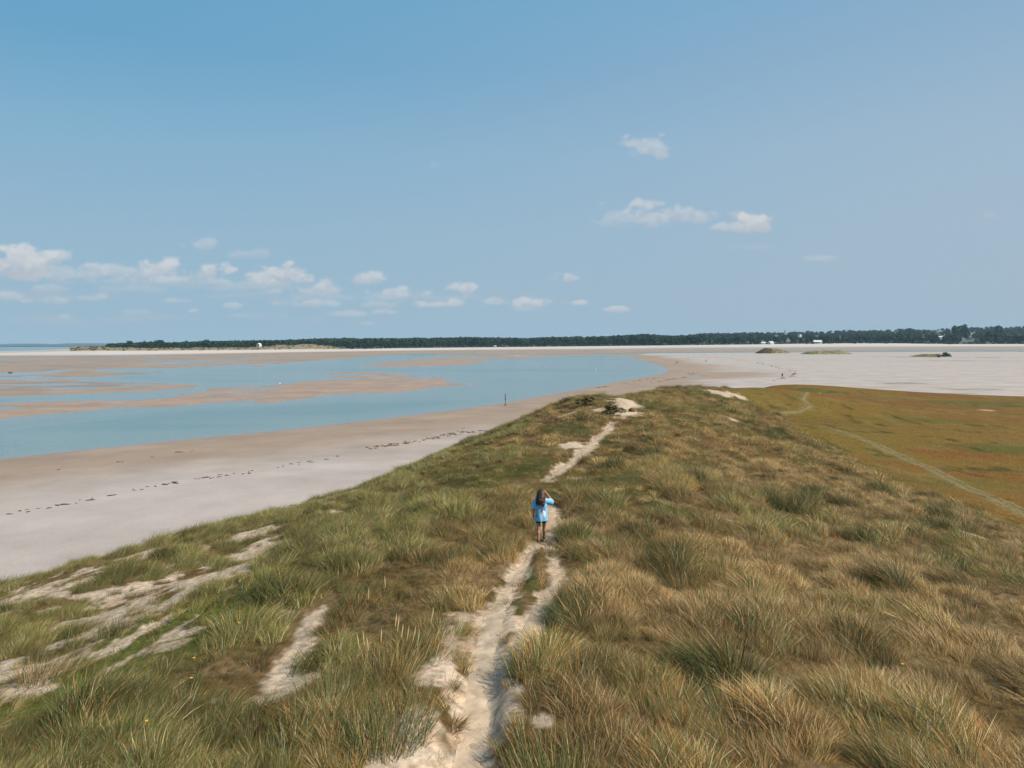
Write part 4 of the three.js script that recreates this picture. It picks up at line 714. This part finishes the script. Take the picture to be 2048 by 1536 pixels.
gull(1192, 740, 'darker gull on the water right of the white one');

// ------------------------------------------------------------------ people
const v3 = (a) => new THREE.Vector3(...a);
function capsule(p, a, b, ra, rb) { const bx = b[0] - a[0], by = b[1] - a[1], bz = b[2] - a[2], px = p[0] - a[0], py = p[1] - a[1], pz = p[2] - a[2], t = clamp((px * bx + py * by + pz * bz) / (bx * bx + by * by + bz * bz)); return Math.hypot(px - bx * t, py - by * t, pz - bz * t) - mix(ra, rb, t); }
function ellipsoid(p, c, r) { const a = (p[0] - c[0]) / r[0], b = (p[1] - c[1]) / r[1], d = (p[2] - c[2]) / r[2], k = Math.sqrt(a * a + b * b + d * d); return (k - 1) * Math.min(...r); }
const smin = (a, b, k) => { const h = clamp(.5 + .5 * (b - a) / k); return mix(b, a, h) - k * h * (1 - h); };
function fieldMesh(fn, c, half, res) {               // the zero surface of a distance field, in metres
  const mc = new MarchingCubes(res, new THREE.MeshBasicMaterial(), false, false, 120000); mc.isolation = 0; const s = mc.size;
  for (let k = 0; k < s; k++) for (let j = 0; j < s; j++) for (let i = 0; i < s; i++) mc.field[i + j * s + k * s * s] = -fn([c[0] + half * (i - s / 2) / (s / 2), c[1] + half * (j - s / 2) / (s / 2), c[2] + half * (k - s / 2) / (s / 2)]);
  mc.update(); const n = mc.count, P = new Float32Array(n * 3), N = new Float32Array(n * 3);
  for (let i = 0; i < n; i++) { for (let q = 0; q < 3; q++) P[i * 3 + q] = c[q] + half * mc.positionArray[i * 3 + q]; const e = .004, p = [P[i * 3], P[i * 3 + 1], P[i * 3 + 2]], d = [0, 1, 2].map((q) => { const a = p.slice(), b = p.slice(); a[q] += e; b[q] -= e; return fn(a) - fn(b); }), l = Math.hypot(...d) || 1; for (let q = 0; q < 3; q++) N[i * 3 + q] = d[q] / l; }
  const g = new THREE.BufferGeometry(); g.setAttribute('position', new THREE.BufferAttribute(P, 3)); g.setAttribute('normal', new THREE.BufferAttribute(N, 3)); return g;
}
function bonesField(B, k = .03) { return (p) => { let d = 9; for (const b of B) d = smin(d, b.length === 4 ? capsule(p, ...b) : b[0](p), k); return d; }; }
const skin = std({ color: lin(.34, .175, .11), roughness: .6 }), shoeMat = std({ color: lin(.06, .065, .07), roughness: .7 }), soleMat = std({ color: lin(.35, .33, .31), roughness: .8 });
function handField(w, dirs, palmN) { // wrist point, [finger direction, across direction], palm normal
  const [f, a] = dirs, at = (u, v, n) => [0, 1, 2].map((q) => w[q] + f[q] * u + a[q] * v + palmN[q] * n), B = [[at(0, 0, 0), at(.055, 0, 0), .024, .026], [at(.03, -.018, 0), at(.085, -.026, 0), .016, .013], [at(.03, .018, 0), at(.085, .026, 0), .016, .013]];
  [[-.028, .066, .0075], [-.010, .076, .008], [.009, .074, .008], [.027, .060, .0072]].forEach(([o, L, rr]) => { const k0 = at(.082, o, 0), k1 = at(.082 + L * .45, o * 1.1, .008), k2 = at(.082 + L * .75, o * 1.12, .022), k3 = at(.082 + L * .92, o * 1.12, .036); B.push([k0, k1, rr + .001, rr], [k1, k2, rr, rr * .95], [k2, k3, rr * .95, rr * .8]); });
  const t0 = at(.022, -.028, .006), t1 = at(.05, -.052, .014), t2 = at(.078, -.060, .024); B.push([t0, t1, .012, .0105], [t1, t2, .0105, .008]); return bonesField(B, .006);
}
// the walker on the path: seen from behind, left foot behind, right hand up at her head
{
  const h = hit(1083, 1087, duneH), X = h[0], Z = h[1], t = thing('person', 'person in a loose light blue T-shirt seen from behind, hand raised to long brown hair', 'person', [X, duneH(X, Z) + .02, Z], 0);
  // local axes: x right, y up, -z the way she walks
  const hipL = [-.085, .84, .01], hipR = [.085, .84, -.01], kneeL = [-.095, .47, .03], kneeR = [.09, .475, -.19], ankL = [-.10, .09, .10], ankR = [.095, .10, -.30];
  const shL = [-.165, 1.33, 0], shR = [.165, 1.34, 0], elL = [-.235, 1.06, .03], wrL = [-.245, .84, -.03], elR = [.30, 1.33, -.10], wrR = [.135, 1.56, -.075], neck = [0, 1.38, .005], head = [-.01, 1.545, -.02];
  const body = bonesField([[[0, .90, 0], [0, 1.08, 0], .125, .115], [[0, 1.08, 0], [0, 1.28, 0], .115, .12], [[-.06, 1.26, 0], [.06, 1.26, 0], .105, .105], [shL, shR, .062, .062], [[-.07, .88, .01], [.07, .88, 0], .115, .115],
    [hipL, kneeL, .085, .052], [kneeL, [-.098, .33, .055], .05, .053], [[-.098, .33, .055], ankL, .053, .034], [hipR, kneeR, .085, .052], [kneeR, [.093, .34, -.21], .05, .053], [[.093, .34, -.21], ankR, .053, .034], [ankL, [-.105, .05, .0], .036, .028], [ankR, [.10, .055, -.41], .036, .028],
    [shL, elL, .048, .038], [elL, wrL, .038, .024], [shR, elR, .048, .038], [elR, wrR, .038, .024], [neck, [0, 1.47, -.005], .05, .046]], .028);
  const bg = fieldMesh(body, [0, .82, -.06], .90, 128);
  const hx = head[0], hy = head[1], hz = head[2];
  const headF = (p) => { let d = ellipsoid(p, [hx, hy + .03, hz], [.078, .098, .094]); d = smin(d, ellipsoid(p, [hx, hy - .055, hz - .035], [.052, .055, .05]), .03); d = smin(d, capsule(p, [hx, hy - .005, hz - .09], [hx, hy - .03, hz - .108], .011, .014), .012); for (const s of [-1, 1]) { d = smin(d, ellipsoid(p, [hx + s * .078, hy, hz + .005], [.012, .032, .02]), .008); d = -smin(-d, ellipsoid(p, [hx + s * .031, hy + .012, hz - .098], [.02, .012, .014]), .008); d = Math.min(d, ellipsoid(p, [hx + s * .031, hy + .012, hz - .083], [.013, .009, .011])); } d = smin(d, capsule(p, [hx - .02, hy - .064, hz - .078], [hx + .02, hy - .064, hz - .078], .008, .008), .006); return d; };
  const hg = fieldMesh(headF, [hx, hy, hz], .14, 72);
  const hl = fieldMesh(handField(wrL, [[0, -1, -.1], [0, -.1, 1]], [1, 0, 0]), [wrL[0], wrL[1] - .09, wrL[2]], .12, 64);
  const hr = fieldMesh(handField(wrR, [[-.55, .55, .63], [.3, .84, -.45]], [-.7, -.1, -.3]), [wrR[0] - .05, wrR[1] + .05, wrR[2] + .05], .12, 64);
  mesh('body', mergeGeometries([bg, hg, hl, hr]), skin, t);
  // T-shirt: loose, to the thigh, wide short sleeves
  const shirtF = (p) => {
    const fold = .006 * Math.sin(p[0] * 38 + p[1] * 9) * sstep(1.3, .8, p[1]) + .012 * fbm(p[0] * 7, p[1] * 5 + p[2] * 4, 3, 201);
    let d = 9; const y = p[1], w = .175 + .03 * sstep(1.2, .72, y), dp = .125 + .022 * sstep(1.2, .8, y); // elliptical tube
    const k = Math.hypot(p[0] / w, p[2] / dp); d = Math.max((k - 1) * dp, y - 1.345);
    d = smin(d, capsule(p, [-.13, 1.32, 0], [.13, 1.325, 0], .075, .075), .05);
    d = smin(d, Math.max(capsule(p, shL, [-.255, 1.02, .03], .075, .105), -(y - 1.09)), .035); d = smin(d, capsule(p, [.15, 1.31, 0], [.28, 1.265, -.07], .080, .108), .035);
    return Math.max(d, (.70 + .03 * p[0]) - y) + fold;
  };
  const cv = document.createElement('canvas'); cv.width = cv.height = 512; const g2 = cv.getContext('2d'); g2.fillStyle = '#82b5d4'; g2.fillRect(0, 0, 512, 512);
  { const r = rng(31); for (let i = 0; i < 900; i++) { g2.fillStyle = `rgba(${r() < .5 ? '125,180,215' : '60,130,185'},.06)`; g2.beginPath(); g2.arc(r() * 512, r() * 512, 12 + r() * 38, 0, 7); g2.fill(); }
    g2.translate(275, 285); g2.scale(1.3, 1.3); g2.translate(-262, -262);
    // the print on the back: a dark red and violet figure-like blot over dripping white
    g2.fillStyle = '#e9eef5'; g2.fillRect(228, 262, 78, 30); for (let i = 0; i < 9; i++) { const x = 222 + i * 10 + r() * 5; g2.fillRect(x, 285, 6, 46 + r() * 62); } for (let i = 0; i < 26; i++) { g2.beginPath(); g2.arc(215 + r() * 95, 225 + r() * 70, 3 + r() * 8, 0, 7); g2.fill(); }
    for (let i = 0; i < 30; i++) { g2.fillStyle = ['#3a1640', '#6b1d3c', '#24102c', '#8a2b60'][i % 4]; g2.beginPath(); g2.ellipse(232 + r() * 66 + (i % 5), 176 + r() * 84, 4 + r() * 9, 3 + r() * 8, r() * 3, 0, 7); g2.fill(); }
    g2.fillStyle = '#24102c'; g2.fillRect(196, 188, 26, 9); g2.fillRect(300, 180, 30, 7); g2.fillRect(204, 258, 14, 12); g2.fillStyle = '#31204a'; for (let i = 0; i < 7; i++) g2.fillRect(236 + i * 9, 270, 5, 10 + r() * 6); }
  g2.setTransform(1, 0, 0, 1, 0, 0); const shirtTex = new THREE.CanvasTexture(cv); shirtTex.colorSpace = THREE.SRGBColorSpace;
  const sg = fieldMesh(shirtF, [0, 1.06, 0], .44, 88), sp = sg.attributes.position, sn = sg.attributes.normal, uv = new Float32Array(sp.count * 2);
  for (let i = 0; i < sp.count; i++) { const back = sn.getZ(i) > .1 || sp.getZ(i) > .03; uv[i * 2] = back ? .5 + (sp.getX(i) - .02) / .62 : .06 + Math.abs(sp.getX(i)) * .2; uv[i * 2 + 1] = clamp((sp.getY(i) - .68) / .70); }
  sg.setAttribute('uv', new THREE.BufferAttribute(uv, 2)); mesh('t_shirt', sg, std({ map: shirtTex, roughness: .85 }), t);
  mesh('shorts', fieldMesh(bonesField([[[-.07, .86, .01], [.07, .86, 0], -.0 + .108, .108], [[hipL[0], .84, .01], [-.09, .68, .02], .092, .082], [[hipR[0], .84, -.01], [.088, .672, -.085], .092, .082]], .03), [0, .79, 0], .26, 48), std({ color: lin(.015, .015, .018), roughness: .8 }), t);
  for (const [a, s] of [[ankL, -1], [ankR, 1]]) { const shoe = mesh('shoe', fieldMesh(bonesField([[[a[0], a[1] - .02, a[2] + .02], [a[0] + s * .004, a[1] - .045, a[2] - .09], .045, .036], [[a[0] + s * .004, a[1] - .045, a[2] - .09], [a[0] + s * .006, a[1] - .055, a[2] - .15], .036, .03], [[a[0], a[1] + .02, a[2] + .005], [a[0], a[1] - .03, a[2] + .01], .043, .045]], .02), [a[0], a[1] - .03, a[2] - .06], .17, 40), shoeMat, t); mesh('sole', new THREE.CapsuleGeometry(.042, .17, 6, 12).rotateX(Math.PI / 2).scale(1, .32, 1).translate(a[0] + s * .004, a[1] - .078, a[2] - .06), soleMat, shoe); }
  // hair: a soft mass to mid-back with waved locks over it
  const hairF = (p) => { let d = ellipsoid(p, [hx, hy + .045, hz + .012], [.098, .108, .108]); d = smin(d, capsule(p, [hx - .005, hy - .02, hz + .06], [hx - .02, hy - .20, hz + .115], .10, .115), .05); d = smin(d, capsule(p, [hx - .06, hy - .10, hz + .05], [hx - .11, hy - .26, hz + .09], .075, .07), .04); d = smin(d, capsule(p, [hx + .04, hy - .15, hz + .10], [hx + .05, hy - .31, hz + .13], .09, .065), .04); d = smin(d, capsule(p, [hx - .03, hy - .2, hz + .11], [hx - .035, hy - .29, hz + .14], .085, .05), .03); const face = ellipsoid(p, [hx, hy - .03, hz - .11], [.07, .10, .08]); d = -smin(-d, face, .02); return d + .016 * Math.sin(p[1] * 70 + p[0] * 60 + 2 * Math.sin(p[0] * 40)) * .5 + .012 * fbm(p[0] * 26, p[1] * 22, 3, 205); };
  const hm = fieldMesh(hairF, [hx - .01, hy - .12, hz + .05], .34, 84); const hair = mesh('hair', hm, std({ color: lin(.030, .014, .009), roughness: .5 }), t);
  const B = newB(), r = rng(41); for (let i = 0; i < 300; i++) { const a = .15 * Math.PI + r() * .9 * Math.PI - .05, q = .098 + r() * .012, x0 = hx + Math.cos(a) * q, z0 = hz + .02 + Math.sin(a) * q * .95, y0 = hy + .04 + (r() - .3) * .06, n = 7, L = .20 + r() * .20, col = r() < .3 ? [.13, .045, .020] : r() < .5 ? [.06, .025, .013] : [.025, .012, .008], n0 = B.p.length / 3, ph = r() * 6.28; for (let k = 0; k <= n; k++) { const u = k / n, w = .012 * (1 - u * .75), x = mix(x0, hx + (x0 - hx) * 1.35 - .02, u) + Math.sin(u * 11 + ph) * .018, y = y0 - u * L, z = z0 + .075 * Math.sin(u * 1.6) + Math.cos(u * 8 + ph) * .01 + .012; const tx = Math.sin(a), tz = -Math.cos(a); B.p.push(x - tx * w, y, z - tz * w, x + tx * w, y, z + tz * w); B.c.push(...col, ...col); if (k) { const o = n0 + k * 2; B.i.push(o - 2, o - 1, o, o - 1, o + 1, o); } } }
  mesh('lock', bladesGeometry(B), std({ vertexColors: true, roughness: .42, side: THREE.DoubleSide }), hair);
}
// far walkers on the sand, each only a few pixels tall
function walker(px, py, label, turn, tops, legs, coat) {
  const [x, z] = onPlane(px, py, .8), t = thing('person', label, 'person', [x, beachY(x, z), z], turn);
  const f = bonesField([[[-.09, .88, 0], [-.10, .48, -.10], .085, .06], [[-.10, .48, -.10], [-.10, .08, -.16], .055, .04], [[-.10, .05, -.16], [-.10, .04, -.32], .04, .035], [[.09, .88, 0], [.10, .48, .06], .085, .06], [[.10, .48, .06], [.10, .08, .18], .055, .04], [[.10, .05, .18], [.10, .04, .03], .04, .035], [[0, .92, 0], [0, 1.35, 0], .14, .15], [[-.17, 1.40, 0], [.17, 1.40, 0], .065, .065], [[-.19, 1.40, 0], [-.25, 1.12, .04], .05, .042], [[-.25, 1.12, .04], [-.25, .86, -.04], .04, .03], [[.19, 1.40, 0], [.25, 1.12, -.02], .05, .042], [[.25, 1.12, -.02], [.25, .86, -.10], .04, .03], [[0, 1.42, 0], [0, 1.52, 0], .055, .05], [(p) => ellipsoid(p, [0, 1.63, -.01], [.075, .115, .095])], [(p) => ellipsoid(p, [0, 1.61, -.105], [.012, .02, .02])]], .03);
  mesh('body', fieldMesh(f, [0, .86, 0], .92, 56), skin, t);
  mesh('jacket', fieldMesh(bonesField([[[0, coat, 0], [0, 1.36, 0], .17, .175], [[-.17, 1.40, 0], [.17, 1.40, 0], .085, .085], [[-.19, 1.40, 0], [-.25, 1.12, .04], .075, .065], [[-.25, 1.12, .04], [-.25, .90, -.03], .065, .05], [[.19, 1.40, 0], [.25, 1.12, -.02], .075, .065], [[.25, 1.12, -.02], [.25, .90, -.09], .065, .05]], .03), [0, 1.1, 0], .5, 44), std({ color: lin(...tops), roughness: .85 }), t);
  mesh('trousers', fieldMesh(bonesField([[[-.08, .9, 0], [.08, .9, 0], .13, .13], [[-.09, .86, 0], [-.10, .48, -.10], .1, .075], [[-.10, .48, -.10], [-.10, .12, -.16], .075, .06], [[.09, .86, 0], [.10, .48, .06], .1, .075], [[.10, .48, .06], [.10, .12, .18], .075, .06]], .02), [0, .55, 0], .52, 44), std({ color: lin(...legs), roughness: .85 }), t);
  mesh('hair', fieldMesh((p) => Math.max(ellipsoid(p, [0, 1.665, .015], [.088, .105, .105]), -(p[1] - 1.58 - Math.max(0, -p[2]) * 1.2)), [0, 1.66, 0], .16, 28), std({ color: lin(.03, .02, .015), roughness: .7 }), t);
  return t;
}
walker(1564.5, 755.5, 'person in a dark jacket and blue trousers walking alone by the seaweed line', 2.6, [.02, .022, .03], [.10, .14, .22], .86);
walker(1352.5, 725.8, 'taller dark-clothed person of the pair walking near the channel head', .6, [.03, .03, .045], [.02, .02, .03], .80);
walker(1356, 725.8, 'shorter person in purple-grey right beside the taller one of the pair', .7, [.10, .07, .12], [.05, .05, .07], .86).scale.setScalar(.86);
walker(1412, 724.6, 'person in dark blue walking alone right of the pair on the spit', 3.6, [.04, .05, .10], [.03, .03, .04], .84);
walker(1376, 718.6, 'farthest tiny person in brown on the pale sand behind the pair', 1.2, [.14, .09, .06], [.12, .10, .09], .86);

// ------------------------------------------------------------------ tussocks and small plants that stand out near the path
function tussock(name, label, px, py, pal, opt, scale = 1, seed = 1, turn = 0) {
  const h = hit(px, py, duneH), t = thing(name, label, 'grass tussock', [h[0], duneH(h[0], h[1]), h[1]], turn, null), o = { n: 420, radius: .5, height: 1.05, width: .007, wind: .85, spread: .34, droop: .7, segs: 4, ...opt };
  mesh('blades', tuft(seed, pal, { ...o, stalks: 0 }), grassMat, t); const r = rng(seed + 5);
  for (let i = 0; i < (opt.heads ?? 0); i++) { const B = newB(), a = r() * 6.283, q = Math.sqrt(r()) * o.radius * .9, d = [Math.cos(a) * .25 * r() + .05, 1, Math.sin(a) * .2 * r() - .22], l = Math.hypot(...d); const e = addBlade(B, r, [Math.cos(a) * q, 0, Math.sin(a) * q], d.map((v) => v / l), o.height * (.95 + .3 * r()), .007, .12, pick(r, STRAW), 3); seedHead(B, r, e.slice(0, 3), e.slice(3), .2 + .08 * r(), [.36, .28, .145]); mesh('seed_head', bladesGeometry(B), grassMat, t); }
  t.scale.setScalar(scale); return t;
}
tussock('marram_tussock', 'big dark green tussock with a crown of pale seed heads left of the path', 775, 1478, 'green', { n: 900, radius: .62, height: .95, heads: 17, spread: .36 }, 1, 501);
tussock('marram_tussock', 'broad dark green tussock behind the one with pale seed heads', 690, 1400, 'green', { n: 900, radius: .75, height: .88, spread: .36 }, 1, 502);
tussock('marram_tussock', 'wide grey-green tussock reaching to the sandy opening left of the path', 800, 1330, 'mixed', { n: 800, radius: .8, height: .8, heads: 2 }, 1, 503);
tussock('marram_tussock', 'small spiky dark green tussock at the right edge of the lower path', 1055, 1350, 'green', { n: 360, radius: .3, height: .75, spread: .5 }, 1, 504);
tussock('marram_tussock', 'dark green tussock with two pale seed heads right of the path', 1150, 1345, 'mixed', { n: 520, radius: .5, height: .82, heads: 2 }, 1, 505);
tussock('marram_tussock', 'narrow green tussock standing in the path just before the woman', 1098, 1112, 'green', { n: 260, radius: .28, height: .75 }, 1, 506);
tussock('marram_tussock', 'dense dark green tussock right of the woman at the path edge', 1148, 1075, 'green', { n: 520, radius: .5, height: .75 }, 1, 507);
tussock('marram_tussock', 'rounded tussock standing alone before bare sand in the left hollow', 110, 1352, 'mixed', { n: 800, radius: .7, height: .8, spread: .45 }, 1.1, 508);
tussock('marram_tussock', 'spiky dark green tussock alone in the sandy left hollow', 165, 1265, 'green', { n: 420, radius: .4, height: .85 }, 1, 509);
tussock('marram_tussock', 'large tall tussock in the bottom right of the path, dark green base', 1120, 1560, 'green', { n: 800, radius: .7, height: .95, heads: 1 }, 1, 510);
tussock('reddish_tussock', 'reddish brown low tussock on the sandy left edge of the lowest path', 900, 1450, 'ochre', { n: 260, radius: .22, height: .38, spread: .9 }, 1, 511);
tussock('straw_tussock', 'pale straw tussock beside the sandy path beyond the woman', 1208, 908, 'straw', { n: 420, radius: .5, height: .75 }, 1.1, 512);
tussock('rust_tussock', 'dark rust-brown tussock on the green slope left of the woman', 783, 1050, 'ochre', { n: 420, radius: .35, height: .65, spread: .8 }, 1, 513);
function shrub(label, px, py, s, col, seed) { const h = hit(px, py, duneH), t = thing('shrub', label, 'shrub', [h[0], duneH(h[0], h[1]) + .1, h[1]]), c = mesh('foliage', crownGeometry(seed, 'round').translate(0, -.1, 0), std({ vertexColors: true, color: lin(...col), roughness: .85, side: THREE.DoubleSide }), t); c.scale.set(s[0], s[1], s[2]); mesh('stem', new THREE.CylinderGeometry(.02, .035, s[1] * .5, 7).translate(0, s[1] * .2, 0), barkMat, t); }
tussock('marram_tussock', 'wide dark green tussock on the far right slope above the meadow', 1488, 834, 'green', { n: 700, radius: .9, height: .8, width: .014 }, 1.3, 951);
tussock('marram_tussock', 'small dark tussock at the foot of the slope by the meadow trail', 1700, 916, 'green', { n: 300, radius: .45, height: .55, width: .012 }, 1, 952);
tussock('low_tussock', 'low dark green patch on the turf left beyond the woman', 945, 955, 'green', { n: 500, radius: .8, height: .3, spread: .8, wind: .3 }, 1, 953);
tussock('low_tussock', 'low dark green patch between tall grass left of the woman', 992, 1013, 'green', { n: 400, radius: .6, height: .3, spread: .8, wind: .3 }, 1, 954);
shrub('dark brown eroded bush under the sandy crest', 1228, 832, [2.4, 1.0, 2.0], [3.2, 1.2, .8], 955);
shrub('rust-brown overhanging bush on the left of the sandy crest', 1172, 812, [3.0, 1.0, 2.4], [4.5, 1.5, .8], 956);
function flower(px, py, label) { const h = hit(px, py, duneH), t = thing('yellow_flower', label, 'flower', [h[0], duneH(h[0], h[1]), h[1]]); t.scale.set(.72, 1, .72); const r = rng(px); mesh('stem', new THREE.CylinderGeometry(.004, .005, .66, 6).translate(0, .33, 0), std({ color: lin(.1, .14, .04), roughness: .8 }), t); const pet = []; for (let k = 0; k < 8; k++) { const g = new THREE.SphereGeometry(.010, 8, 6).scale(1.6, .35, .8).translate(.024, 0, 0).rotateZ(.25).rotateY(k / 8 * 6.283).translate(0, .67, 0); pet.push(g); } mesh('petals', mergeGeometries(pet), std({ color: lin(.75, .45, .01), roughness: .6 }), t); mesh('centre', new THREE.SphereGeometry(.013, 10, 8).scale(1, .6, 1).translate(0, .675, 0), std({ color: lin(.5, .26, .02), roughness: .8 }), t); }
flower(385, 1425, 'yellow flower on a thin stem in the grass left of the gully'); flower(296, 1528, 'yellow flower at the bottom edge left in the tan grass'); flower(390, 1382, 'yellow flower above the sandy streak left of the gully'); flower(480, 1304, 'yellow flower in the brown grass above the gully'); flower(1128, 1210, 'tiny yellow flower beside the right-hand path'); flower(1803, 1402, 'orange-yellow flower deep in the brown grass at right');
renderer.render(scene, camera);
